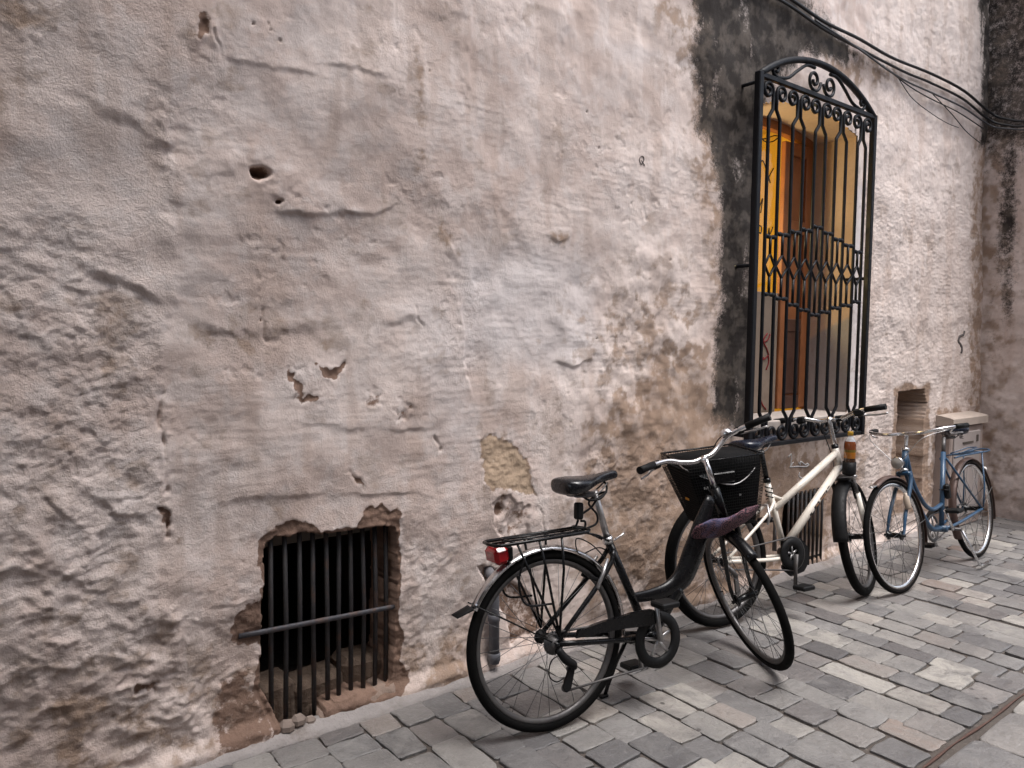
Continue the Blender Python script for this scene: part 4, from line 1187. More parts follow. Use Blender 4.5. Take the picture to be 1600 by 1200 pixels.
_spoke = {}
def make_wheel(parent, name, c, Ro, tr, M=None, rim=None, tyre=None, hubw=0.05, hubr=0.016, n=32, spin=0.0, wall=None):
    Mb = (M if M is not None else Matrix.Identity(4)) @ Matrix.Translation(c) @ Matrix.Rotation(spin, 4, 'Y')
    rb = Ro - 2 * tr * 0.92
    rw_ = tr * 0.62
    b = MB()
    b.ring([(rb + 0.004, -rw_), (rb + 0.004, rw_), (rb - 0.006, rw_ * 0.98), (rb - 0.016, rw_ * 0.55), (rb - 0.018, 0), (rb - 0.016, -rw_ * 0.55), (rb - 0.006, -rw_ * 0.98)], 72)
    w = b.build(name, rim or M_ALLOY, parent, Mb)
    rc = Ro - tr
    prof = [(rc + tr * math.cos(t), tr * math.sin(t) * 0.98) for t in np.linspace(-2.35, 2.35, 13)]
    MB().ring(prof, 80).build('tyre', tyre or M_RUBBER, w)
    if wall:
        for sg in (-1, 1):
            MB().ring([(rb + 0.003, sg * rw_ * 1.06), (rb + 0.016, sg * tr * 0.90), (rb + 0.018, sg * tr * 0.98), (rb + 0.003, sg * rw_ * 1.20)], 72).build('side_band', wall, w)
    h = MB()
    h.lathe([(0.001, -hubw - 0.022), (0.008, -hubw - 0.022), (0.008, -hubw), (0.028, -hubw), (0.028, -hubw + 0.006), (hubr, -hubw + 0.012), (hubr, hubw - 0.012), (0.028, hubw - 0.006), (0.028, hubw), (0.008, hubw), (0.008, hubw + 0.022), (0.001, hubw + 0.022)], axis=(0, 1, 0), seg=16)
    h.build('hub', M_BLACKP, w)
    key = (round(Ro, 3), round(tr, 3), hubw)
    if key not in _spoke:
        L = []
        for side in (-1, 1):
            for ld in (-1, 1):
                a = ld * R(62)
                p0 = (0.026 * math.cos(a), side * (hubw - 0.003), 0.026 * math.sin(a))
                p1 = ((rb - 0.014), side * 0.003, 0.0)
                L.append(MB().tube([p0, p1], 0.00125, 4).mesh('spoke', M_STEEL))
        _spoke[key] = L
    for k in range(n):
        inst('spoke', _spoke[key][k % 4], w, Matrix.Rotation(2 * math.pi * k / n, 4, 'Y'))
    MB().tube([(rb - 0.014, 0, 0.02), (rb - 0.055, 0, 0.022)], 0.0035, 6).build('valve', M_BLACKP, w)
    return w

def mudguard(parent, name, c, Rm, hw_, a0, a1, m, M=None, n=30, curve=0.014):
    b = MB()
    secs = []
    for t in np.linspace(R(a0), R(a1), n):
        sec = []
        for s_ in np.linspace(-1, 1, 7):
            rr = Rm - curve * abs(s_) ** 2.2
            sec.append((c[0] + rr * math.cos(t), c[1] + s_ * hw_, c[2] + rr * math.sin(t)))
        for s_ in np.linspace(1, -1, 7):
            rr = Rm - 0.0018 - curve * abs(s_) ** 2.2
            sec.append((c[0] + rr * math.cos(t), c[1] + s_ * (hw_ - 0.001), c[2] + rr * math.sin(t)))
        secs.append(sec)
    b.loft(secs)
    return b.build(name, m, parent, M)

def saddle(parent, c, L, wid, m, tilt=0.0, M=None, railmat=None):
    """c: middle of the saddle top"""
    prof = [(-0.50, 0.55, -0.010, -0.055), (-0.47, 0.80, 0.000, -0.066), (-0.38, 0.98, 0.004, -0.072), (-0.25, 1.00, 0.002, -0.070), (-0.10, 0.82, -0.004, -0.062), (0.05, 0.46, -0.008, -0.052), (0.20, 0.29, -0.006, -0.046), (0.36, 0.25, -0.001, -0.042), (0.46, 0.22, -0.003, -0.040), (0.50, 0.10, -0.014, -0.034)]
    secs = []
    for (fx_, w, zt, zb) in prof:
        hw_ = wid * 0.5 * w
        sec = []
        for k in range(16):
            a = 2 * math.pi * k / 16
            ca, sa = math.cos(a), math.sin(a)
            y = hw_ * (abs(ca) ** 0.75) * (1 if ca >= 0 else -1)
            zc = (zt + zb) / 2; hz = (zt - zb) / 2
            z = zc + hz * (abs(sa) ** (0.8 if sa > 0 else 0.5)) * (1 if sa >= 0 else -1)
            if sa > 0: z -= 0.005 * (1 - abs(ca)) * (1 if abs(fx_) < 0.4 else 0)
            sec.append((fx_ * L, y, z))
        secs.append(sec)
    Mb = (M if M is not None else Matrix.Identity(4)) @ Matrix.Translation(c) @ Matrix.Rotation(-R(tilt), 4, 'Y')
    s_ = MB().loft(secs).build('saddle', m, parent, Mb)
    mod = s_.modifiers.new('sub', 'SUBSURF'); mod.levels = 1; mod.render_levels = 2
    for sg in (-1, 1):
        tubep('saddle_rail', [(-0.38 * L, sg * 0.030, -0.060), (-0.25 * L, sg * 0.024, -0.083), (0.10 * L, sg * 0.022, -0.083), (0.30 * L, sg * 0.012, -0.050)], 0.0035, railmat or M_GREYRIM, s_, seg=6, smooth=4)
    boxp('seat_clamp', (-0.06 * L, 0, -0.083), (0.045, 0.055, 0.022), railmat or M_GREYRIM, s_, bev=0.004)
    return s_

def chainring(parent, c, r_, m, name='chainring', y=0.0, ring_w=0.030, th=0.006, arms=5):
    b = MB()
    b.ring([(r_, -th / 2), (r_, th / 2), (r_ - ring_w, th / 2), (r_ - ring_w, -th / 2)], 40)
    o = b.build(name, m, parent, Matrix.Translation((c[0], y, c[2])))
    for k in range(arms):
        a = 2 * math.pi * k / arms + 0.4
        tubep('spider_arm', [(0, 0, 0), ((r_ - ring_w + 0.004) * math.cos(a), 0, (r_ - ring_w + 0.004) * math.sin(a))], 0.007, M_ALLOY, o, seg=6, flat=0.5)
    return o
def crank(parent, c, y, ang, m, L=0.17, pedal_m=None, py=None):
    e = Vector((c[0] + L * math.cos(R(ang)), y, c[2] + L * math.sin(R(ang))))
    sg = -1 if y < 0 else 1
    o = tubep('crank_arm', [(c[0], y, c[2]), tuple((Vector((c[0], y, c[2])) + e) / 2), tuple(e)], [0.016, 0.012, 0.012], m, parent, seg=10, flat=0.6)
    pc = e + Vector((0, sg * 0.058, 0))
    p = MB().box(pc, (0.090, 0.082, 0.024), bev=0.006).build('pedal', pedal_m or M_PLASTIC, parent)
    tubep('spindle', [tuple(e), tuple(pc)], 0.006, M_GREYRIM, p, seg=6)
    return o
def chain(parent, c0, r0, c1, r1, y):
    pts = []
    for (c, r_, t0, t1) in ((c1, r1, 90, -90), (c0, r0, 270, 90)):
        for t in np.linspace(R(t0), R(t1), 10):
            pts.append((c[0] + r_ * math.cos(t), y, c[2] + r_ * math.sin(t)))
    return MB().tube(pts, 0.0045, 5, closed=True, upv=(0, 1, 0)).build('chain', M_GREYRIM, parent)

# ------------------------------------------------------------------ 1: black step-through bicycle, nearest
b1 = bike_root('bicycle', (1.811, 2.096, 0.004), -9.0, 5.8)
tag(b1, 'black step-through city bicycle with chrome rear mudguard, rack and front basket, nearest the viewer', 'bicycle', 'bicycles leaning by the wall')
RW = 0.343
B1 = b1.matrix_basis.copy()
HUB = Vector((0, 0, RW)); BBK = (0.487, 0, 0.272)
FH1 = Vector((1.118, 0, 0.3425)); HA = 70.4
P1 = FH1 - 0.048 * Vector((math.sin(R(HA)), 0, math.cos(R(HA))))
def on_axis(P, ha, up_):
    return P + Vector((-math.cos(R(ha)), 0, math.sin(R(ha)))) * up_
S1 = steer(P1, HA, 72.8)
make_wheel(b1, 'rear_wheel', HUB, RW, 0.0195, rim=M_GREYRIM, hubw=0.055, spin=0.2)
make_wheel(b1, 'front_wheel', FH1, RW, 0.0195, M=S1, rim=M_GREYRIM, hubw=0.045)
tubep('seat_tube', [BBK, (0.295, 0, 0.703)], 0.0175, M_BLACKP, b1, seg=14)
tubep('main_tube', [(0.405, 0, 0.440), (0.50, 0, 0.438), (0.60, 0, 0.448), (0.685, 0, 0.490), (0.745, 0, 0.580), (0.800, 0, 0.690), (0.865, 0, 0.815)], [0.020, 0.025, 0.034, 0.050, 0.054, 0.046, 0.026], M_BLACKP, b1, seg=16, smooth=5, flat=0.55)
tubep('bottom_tube', [BBK, (0.54, 0, 0.315), (0.60, 0, 0.385), (0.655, 0, 0.445)], [0.024, 0.026, 0.030, 0.034], M_BLACKP, b1, seg=14, smooth=4, flat=0.7)
tubep('head_tube', [tuple(on_axis(P1, HA, 0.41)), tuple(on_axis(P1, HA, 0.56))], 0.022, M_BLACKP, b1, seg=14)
MB().lathe([(0.001, -0.037), (0.024, -0.037), (0.024, 0.037), (0.001, 0.037)], BBK, (0, 1, 0), 16).build('bottom_bracket', M_BLACKP, b1)
for sg in (-1, 1):
    tubep('seat_stay', [(0.315, sg * 0.018, 0.655), (0.26, sg * 0.040, 0.575), (0.0, sg * 0.062, RW)], 0.0095, M_BLACKP, b1, seg=10, smooth=3)
    tubep('chain_stay', [(0.455, sg * 0.028, 0.280), (0.30, sg * 0.048, 0.300), (0.0, sg * 0.062, RW)], 0.0110, M_BLACKP, b1, seg=10, smooth=3)
tubep('seat_post', [(0.300, 0, 0.690), (0.243, 0, 0.895)], 0.0138, M_ALLOY, b1, seg=14)
cl = MB().lathe([(0.018, -0.014), (0.022, -0.014), (0.022, 0.014), (0.018, 0.014)], (0.299, 0, 0.692), (-0.268, 0, 0.963), 16).build('post_clamp', M_CHROME, b1)
tubep('quick_release_lever', [(0.315, -0.024, 0.692), (0.345, -0.030, 0.708), (0.360, -0.028, 0.716)], 0.0045, M_CHROME, cl, seg=6, smooth=3)
saddle(b1, (0.213, 0, 0.968), 0.285, 0.185, M_VINYL, tilt=4.0)
mgr = mudguard(b1, 'rear_mudguard', HUB, RW + 0.020, 0.026, -12, 152, M_CHROME, n=40)
fl = MB().loft([[(-0.322, y, 0.522), (-0.330, y, 0.518), (-0.385, y * 1.1, 0.497), (-0.386, y * 1.1, 0.494), (-0.33, y, 0.509), (-0.318, y, 0.512)] for y in np.linspace(-0.026, 0.026, 5)]).build('flap', M_PLASTIC, mgr)
for sg in (-1, 1):
    tubep('mudguard_stay', [(0.0, sg * 0.066, RW), (-0.17, sg * 0.045, 0.445), (-0.318, sg * 0.027, 0.530)], 0.0028, M_BLACKP, mgr, seg=6)
# luggage rack
rk = tubep('rack', [(0.175, 0.055, 0.752), (0.165, 0.060, 0.746), (-0.215, 0.062, 0.738), (-0.235, 0.045, 0.738), (-0.242, 0, 0.738), (-0.235, -0.045, 0.738), (-0.215, -0.062, 0.738), (0.165, -0.060, 0.746), (0.175, -0.055, 0.752), (0.180, 0, 0.754), (0.175, 0.055, 0.752)], 0.0065, M_BLACKP, b1, seg=8)
for x in (-0.16, -0.08, 0.02, 0.10):
    tubep('rack_cross_bar', [(x, -0.060, 0.742), (x, 0.060, 0.742)], 0.0045, M_BLACKP, rk, seg=6)
for y in (-0.022, 0.022):
    tubep('rack_slat', [(0.175, y, 0.7475), (-0.235, y, 0.7425)], 0.0042, M_BLACKP, rk, seg=6)
for sg in (-1, 1):
    for xt in (-0.15, -0.055, 0.045):
        tubep('rack_leg', [(xt, sg * 0.060, 0.738), (xt * 0.75 + 0.01, sg * 0.068, 0.62), (0.012, sg * 0.070, 0.372)], 0.0052, M_BLACKP, rk, seg=8)
    tubep('pannier_rail', [(-0.12, sg * 0.064, 0.69), (-0.155, sg * 0.072, 0.60), (-0.130, sg * 0.076, 0.515), (-0.02, sg * 0.074, 0.500)], 0.0045, M_BLACKP, rk, seg=6, smooth=5)
    tubep('rack_strut', [(0.17, sg * 0.045, 0.740), (0.235, sg * 0.030, 0.720), (0.292, sg * 0.020, 0.690)], 0.0045, M_BLACKP, rk, seg=6)
tl = MB().box((-0.205, 0, 0.696), (0.060, 0.100, 0.064), rot=Matrix.Rotation(R(-10), 3, 'Y'), bev=0.014).build('tail_light', M_RED, b1)
boxp('tail_light_base', (-0.168, 0, 0.700), (0.022, 0.085, 0.055), M_PLASTIC, tl, bev=0.006)
# drivetrain (right side, towards the viewer)
cgd = MB().prism([(0.085, 0.352), (0.10, 0.378), (0.20, 0.392), (0.36, 0.404), (0.455, 0.402), (0.50, 0.380), (0.50, 0.345), (0.43, 0.340), (0.30, 0.350), (0.18, 0.352)], -0.074, -0.056)
cgd.build('chain_guard', M_BLACKP, b1)
chainring(b1, BBK, 0.114, M_PLASTIC, y=-0.060, ring_w=0.042, th=0.010)
crank(b1, BBK, -0.078, 96, M_ALLOY, 0.165)
crank(b1, BBK, 0.078, 276, M_ALLOY, 0.165)
cas = MB()
for k, r_ in enumerate((0.045, 0.039, 0.033, 0.027, 0.022)):
    cas.lathe([(0.008, 0), (r_, 0), (r_, 0.003), (0.008, 0.003)], (0, -0.044 - k * 0.005, RW), (0, -1, 0), 20)
cso = cas.build('cassette', M_GREYRIM, b1)
cso['kind'] = 'stuff'
dr = tubep('derailleur', [(0.004, -0.066, 0.325), (0.030, -0.080, 0.285), (0.060, -0.082, 0.262), (0.066, -0.078, 0.245)], [0.014, 0.018, 0.016, 0.012], M_PLASTIC, b1, seg=10, smooth=4)
MB().prism([(0.072, 0.245), (0.050, 0.250), (0.018, 0.178), (0.030, 0.160), (0.050, 0.170)], -0.078, -0.064).build('pulley_cage', M_PLASTIC, dr)
for c in ((0.060, 0.242), (0.034, 0.174)):
    MB().lathe([(0.002, 0), (0.017, 0), (0.017, 0.006), (0.002, 0.006)], (c[0], -0.066, c[1]), (0, 1, 0), 14).build('jockey_wheel', M_GREYRIM, dr)
tubep('gear_cable_loop', [(0.01, -0.072, 0.305), (-0.035, -0.080, 0.29), (-0.045, -0.080, 0.24), (-0.015, -0.078, 0.21), (0.02, -0.076, 0.215)], 0.0025, M_PLASTIC, dr, seg=6, smooth=5)
tubep('chain', [(0.044, -0.062, 0.160), (0.30, -0.061, 0.170), (0.487, -0.060, 0.174)], 0.0048, M_GREYRIM, b1, seg=6)
tubep('chain', [(0.0, -0.062, 0.387), (0.487, -0.060, 0.370)], 0.0048, M_GREYRIM, b1, seg=6)
ks = tubep('kickstand', [(0.400, 0.035, 0.262), (0.375, 0.075, 0.17), (0.352, 0.115, 0.06), (0.345, 0.127, 0.018)], 0.0085, M_BLACKP, b1, seg=8)
boxp('kickstand_foot', (0.338, 0.128, 0.016), (0.040, 0.026, 0.012), M_PLASTIC, ks, bev=0.004)
boxp('kickstand_mount', (0.405, 0.02, 0.272), (0.05, 0.07, 0.03), M_BLACKP, ks, bev=0.006)
for sg in (-1, 1):
    br_ = tubep('rear_brake_arm', [(0.205, sg * 0.050, 0.520), (0.235, sg * 0.052, 0.575), (0.270, sg * 0.036, 0.625)], [0.009, 0.0075, 0.006], M_ALLOY, b1, seg=8)
    boxp('brake_pad', (0.212, sg * 0.030, 0.552), (0.052, 0.016, 0.016), M_PLASTIC, br_, rot=Matrix.Rotation(R(25), 3, 'Y'), bev=0.003)
tubep('brake_cable', [(0.265, -0.030, 0.625), (0.20, -0.028, 0.690), (0.13, -0.030, 0.720), (0.15, -0.020, 0.655), (0.26, 0.00, 0.665), (0.345, 0.02, 0.60), (0.42, 0.018, 0.46)], 0.0026, M_PLASTIC, b1, seg=6, smooth=6)
# fork, bars, basket
crown = on_axis(P1, HA, 0.385)
for sg in (-1, 1):
    tubep('fork_blade', [tuple(crown + Vector((0, sg * 0.035, 0.0))), tuple(crown + Vector((0.012, sg * 0.042, -0.05))), (FH1.x - 0.02, sg * 0.050, FH1.z + 0.08), (FH1.x, sg * 0.052, FH1.z)], [0.013, 0.013, 0.009, 0.008], M_BLACKP, b1, S1, seg=10, smooth=4)
boxp('fork_crown', crown, (0.045, 0.095, 0.030), M_BLACKP, b1, S1, bev=0.008)
mudguard(b1, 'front_mudguard', FH1, RW + 0.017, 0.026, 58, 150, M_BLACKP, M=S1, n=18)
tubep('steerer', [tuple(on_axis(P1, HA, 0.55)), tuple(on_axis(P1, HA, 0.695))], 0.0125, M_CHROME, b1, S1, seg=12)
bc = on_axis(P1, HA, 0.705) + Vector((0.030, 0, 0))
tubep('stem', [tuple(on_axis(P1, HA, 0.690)), tuple(bc)], 0.0145, M_CHROME, b1, S1, seg=12)
def bar_pts(bc, half, sweep, rise, s):
    return [tuple(bc), tuple(bc + Vector((0.0, s * half * 0.14, 0.0))), tuple(bc + Vector((0.006, s * half * 0.30, rise * 0.35))), tuple(bc + Vector((-0.004, s * half * 0.48, rise * 0.85))), tuple(bc + Vector((-sweep * 0.35, s * half * 0.72, rise))), tuple(bc + Vector((-sweep, s * half, rise * 0.96)))]
L_ = bar_pts(bc, 0.315, 0.11, 0.055, 1); R_ = bar_pts(bc, 0.315, 0.11, 0.055, -1)
hb = tubep('handlebar', L_[::-1] + R_[1:], 0.0115, M_CHROME, b1, S1, seg=12, smooth=5)
for P_, sg in ((L_, 1), (R_, -1)):
    e, d_ = Vector(P_[-1]), (Vector(P_[-1]) - Vector(P_[-2])).normalized()
    tubep('grip', [tuple(e - d_ * 0.105), tuple(e - d_ * 0.05), tuple(e + d_ * 0.008)], [0.0165, 0.0155, 0.0170], M_PLASTIC, hb, seg=12)
    lv0 = e - d_ * 0.135
    MB().box(lv0 + Vector((0.012, 0, -0.004)), (0.042, 0.036, 0.036), bev=0.008).build('shifter', M_PLASTIC, hb)
    tubep('brake_lever', [tuple(lv0 + Vector((0.030, 0, -0.012))), tuple(lv0 + Vector((0.050, sg * 0.03, -0.020))), tuple(lv0 + d_ * 0.07 + Vector((0.045, sg * 0.004, -0.028))), tuple(lv0 + d_ * 0.13 + Vector((0.040, sg * 0.004, -0.034)))], [0.007, 0.006, 0.005, 0.005], M_ALLOY, hb, seg=8, smooth=4)
bl = lv0 if False else Vector(L_[-3]) + Vector((-0.012, 0.0, 0.022))
br0 = Vector(R_[-3]) + Vector((0.0, 0.0, 0.012))
MB().lathe([(0.027, 0.0), (0.027, 0.008), (0.022, 0.019), (0.010, 0.025), (0.001, 0.026)], tuple(br0), (0, 0, 1), 18).build('bell', M_CHROME, hb)
for k, sg in enumerate((1, -1)):
    e = Vector(L_[-2] if sg > 0 else R_[-2])
    tubep('cable', [tuple(e + Vector((0.035, 0, -0.01))), tuple(e + Vector((0.12, -sg * 0.08, 0.0))), tuple(bc + Vector((0.10, sg * 0.03, -0.06))), tuple(on_axis(P1, HA, 0.52) + Vector((0.035, 0, 0)))], 0.0026, M_PLASTIC, hb, seg=6, smooth=6)
# wire basket
M_WIRE = mat('black_basket_wire', (0.006, 0.006, 0.0065), 0.5, var=0.3, spec=0.2)
M_LINER = mat('black_bag_fabric', (0.005, 0.005, 0.0055), 0.8, var=0.4, scale=30, bump=0.003, bscale=120, spec=0.15)
KM = B1.inverted() @ Matrix.Translation((2.905, 2.185, 0.648)) @ Matrix.Rotation(R(64.8), 4, 'Z') @ Matrix.Rotation(R(-6.0), 4, 'X')
def bk(u, v, w):   # u along x 0..1, v across -1..1, w height 0..1
    k = 0.68 + 0.32 * min(1.0, w * 1.25)
    return ((u - 0.5) * 0.30 * k - 0.015 * (1 - w), v * 0.188 * k - 0.030 * (1 - min(1.0, w * 1.25)), 0.325 * w)
bs = tubep('basket', [bk(0, -1, 1), bk(1, -1, 1), bk(1, 1, 1), bk(0, 1, 1), bk(0, -1, 1)], 0.0048, M_BLACKP, b1, KM, seg=8)
tubep('basket_handle', [bk(0.5, -1, 0.98), bk(0.1, -0.9, 0.86), bk(-0.03, -0.1, 0.62), bk(0.1, 0.9, 0.86), bk(0.5, 1, 0.98)], 0.0030, M_ALLOY, bs, seg=6, smooth=6)
faces = {'back': lambda a, w: bk(0, 2 * a - 1, w), 'front': lambda a, w: bk(1, 2 * a - 1, w), 'left': lambda a, w: bk(a, 1, w), 'right': lambda a, w: bk(a, -1, w), 'bottom': lambda a, w: bk(w, 2 * a - 1, 0)}
for nm, fn in faces.items():
    wb = MB()
    na, nw = 30, 24
    for i in range(na + 1):
        wb.tube([fn(i / na, 0), fn(i / na, 0.4), fn(i / na, 0.8), fn(i / na, 1)], 0.0012, 4, caps=False)
    for j in range(nw + 1):
        wb.tube([fn(0, j / nw), fn(1, j / nw)], 0.0012, 4, caps=False)
    wo = wb.build('wire_mesh', M_WIRE, bs); wo['kind'] = 'stuff'
MB().box((-0.135, 0.02, 0.24), (0.05, 0.11, 0.05), bev=0.005).build('basket_bracket', M_BLACKP, bs)
bag = MB()
sc2 = []
for w in (0.03, 0.25, 0.55, 0.80, 0.985):
    sc2.append([tuple(Vector(bk(u, v, w)) * 1.0) for u, v in ((0.05, -0.92), (0.35, -0.96), (0.7, -0.95), (0.95, -0.9), (0.96, -0.3), (0.95, 0.4), (0.93, 0.92), (0.6, 0.96), (0.3, 0.95), (0.05, 0.92), (0.04, 0.3), (0.05, -0.3))])
bag.loft(sc2)
bo = bag.build('shopping_bag', M_LINER, None, B1 @ KM)
tag(bo, 'black bag with small bright labels filling the front basket of the black bicycle', 'bag')
for (v_, w_, c_, sy, sz) in ((0.62, 0.80, (0.10, 0.11, 0.11), 0.034, 0.016), (0.66, 0.62, (0.30, 0.30, 0.29), 0.022, 0.013), (0.40, 0.52, (0.16, 0.40, 0.05), 0.030, 0.022), (0.66, 0.46, (0.26, 0.26, 0.25), 0.018, 0.012), (0.42, 0.40, (0.06, 0.14, 0.04), 0.022, 0.012), (-0.30, 0.45, (0.25, 0.25, 0.25), 0.010, 0.010)):
    q = bk(-0.006, v_, w_)
    for k in range(3):
        MB().box((q[0], q[1] + (k - 1) * sy * 0.36, q[2]), (0.003, sy * 0.22, sz * random.uniform(0.7, 1.1))).build('label_letter', mat('label_print', c_, 0.6, var=0.3, scale=80), bo)
for k in range(3):
    q = bk(0.45, 1.02, 0.40)
    MB().box((q[0] + (k - 1) * 0.014, q[1], q[2]), (0.008, 0.003, 0.011)).build('label_letter', mat('label_print_orange', (0.60, 0.26, 0.03), 0.6, var=0.3, scale=80), bo)
# patterned cloth tucked at the foot of the basket
def cloth_mat():
    m, nt, b = nodes_of('purple_paisley_cloth')
    co = objco(nt)
    vo = nd(nt, 'ShaderNodeTexVoronoi'); vo.inputs['Scale'].default_value = 30
    lk(nt, co, vo.inputs['Vector'])
    rings_ = mth(nt, 'SINE', mth(nt, 'MULTIPLY', vo.outputs['Distance'], 26.0))
    n1 = noise(nt, 9, 4, 0.6, co)
    c = mixc(nt, mrange(nt, rings_, -0.2, 0.5, 0, 1, True), (0.020, 0.009, 0.018), (0.150, 0.066, 0.078))
    c = mixc(nt, mrange(nt, n1, 0.5, 0.68, 0, 0.7, True), c, (0.075, 0.078, 0.16))
    lk(nt, c, b.inputs['Base Color']); b.inputs['Roughness'].default_value = 0.85
    lk(nt, bumpn(nt, noise(nt, 60, 4, 0.6, co), 0.003), b.inputs['Normal'])
    return m
cp = MB()
secs = []
CA, CB_, CC = Vector((2.520, 2.010, 0.690)), Vector((2.680, 1.965, 0.700)), Vector((2.870, 1.940, 0.752))
for i, p_ in enumerate(catmull([CA, CB_, CC], 9)):
    e_ = 1 - abs(i - 9) / 9.0
    sw = 0.60 + 0.40 * min(1, e_ * 2.6)
    sec = []
    for k in range(16):
        a = 2 * math.pi * k / 16
        rr = 1 + 0.10 * math.sin(3 * a + i * 0.8) + 0.05 * math.sin(5 * a - i * 1.3)
        sec.append(tuple(p_ + Vector((0.42, 0.90, 0)) * (0.024 * sw * rr * math.cos(a)) + Vector((-0.10, -0.55, 1)) * (0.050 * sw * rr * math.sin(a))))
    secs.append(sec)
cp.loft(secs)
cpo = cp.build('patterned_cloth', cloth_mat())
tag(cpo, 'purple patterned cloth bundled at the foot of the front basket', 'cloth')
mod = cpo.modifiers.new('sub', 'SUBSURF'); mod.levels = 1; mod.render_levels = 1
# cable lock looped from rack to saddle
lk_root = empty('cable_lock', B1.copy())
tag(lk_root, 'black cable lock looped round the seat post above the luggage rack', 'lock')
MB().box((0.152, -0.02, 0.825), (0.032, 0.032, 0.066), rot=Matrix.Rotation(R(3), 3, 'Y'), bev=0.006).build('lock_body', M_PLASTIC, lk_root)
tubep('shackle', [(0.148, -0.02, 0.79), (0.138, -0.02, 0.770), (0.128, -0.02, 0.760), (0.175, -0.02, 0.757), (0.180, -0.02, 0.780), (0.160, -0.02, 0.785)], 0.0048, M_PLASTIC, lk_root, seg=8, smooth=4)
tubep('lock_cable', [(0.168, -0.02, 0.812), (0.205, -0.03, 0.835), (0.235, -0.035, 0.868), (0.285, -0.020, 0.885), (0.300, 0.0, 0.920), (0.270, 0.03, 0.955), (0.230, 0.03, 0.93), (0.185, 0.0, 0.890), (0.195, -0.03, 0.865), (0.240, -0.045, 0.868), (0.275, -0.03, 0.890), (0.240, 0.00, 0.870), (0.215, 0.0, 0.845), (0.245, -0.01, 0.800), (0.240, -0.01, 0.765), (0.185, -0.02, 0.752)], 0.0046, M_PLASTIC, lk_root, seg=8, smooth=6)

# ------------------------------------------------------------------ 2: cream bicycle
b2 = bike_root('bicycle', (3.214, 2.36, 0.004), -10.0, 8.0)
tag(b2, 'cream framed bicycle with flat black handlebar under the iron grille, middle of the three', 'bicycle', 'bicycles leaning by the wall')
B2 = b2.matrix_basis.copy()
BB2 = (0.498, 0, 0.325)
FH2 = Vector((1.129, 0, 0.343)); HA2 = 78.3
P2 = FH2 - 0.045 * Vector((math.sin(R(HA2)), 0, math.cos(R(HA2))))
S2 = steer(P2, HA2, 25.0)
make_wheel(b2, 'rear_wheel', HUB, RW, 0.026, rim=M_GREYRIM, hubw=0.055)
make_wheel(b2, 'front_wheel', FH2, RW, 0.026, M=S2, rim=M_GREYRIM, hubw=0.046, spin=0.3)
tubep('seat_tube', [BB2, (0.400, 0, 0.735)], 0.0165, M_CREAM, b2, seg=14)
hT, hB = on_axis(P2, HA2, 0.560), on_axis(P2, HA2, 0.420)
tubep('top_tube', [(0.438, 0, 0.572), tuple(hT + Vector((0, 0, -0.030)))], 0.0200, M_CREAM, b2, seg=14)
dt = tubep('down_tube', [(0.505, 0, 0.362), tuple(hB + Vector((0, 0, 0.030)))], 0.0235, M_CREAM, b2, seg=16)
tubep('head_tube', [tuple(hB), tuple(hT)], 0.021, M_CREAM, b2, seg=14)
tubep('brace', [(0.420, 0, 0.650), (0.520, 0, 0.615)], 0.010, M_CREAM, b2, seg=10)
for sg in (-1, 1):
    tubep('seat_stay', [(0.425, sg * 0.018, 0.615), (0.33, sg * 0.042, 0.545), (0.0, sg * 0.062, RW)], 0.0085, M_CREAM, b2, seg=10, smooth=3)
    tubep('chain_stay', [(0.48, sg * 0.026, 0.305), (0.32, sg * 0.048, 0.312), (0.0, sg * 0.062, RW)], 0.0105, M_CREAM, b2, seg=10, smooth=3)
MB().lathe([(0.001, -0.037), (0.023, -0.037), (0.023, 0.037), (0.001, 0.037)], BB2, (0, 1, 0), 16).build('bottom_bracket', M_GREYRIM, b2)
tubep('seat_post', [(0.402, 0, 0.725), (0.372, 0, 0.905)], 0.0140, M_BLACKP, b2, seg=14)
MB().lathe([(0.0165, -0.012), (0.021, -0.012), (0.021, 0.012), (0.0165, 0.012)], (0.400, 0, 0.735), (-0.15, 0, 0.99), 16).build('post_clamp', M_BLACKP, b2)
saddle(b2, (0.340, 0, 0.978), 0.310, 0.190, M_NAVYV, tilt=5.0)
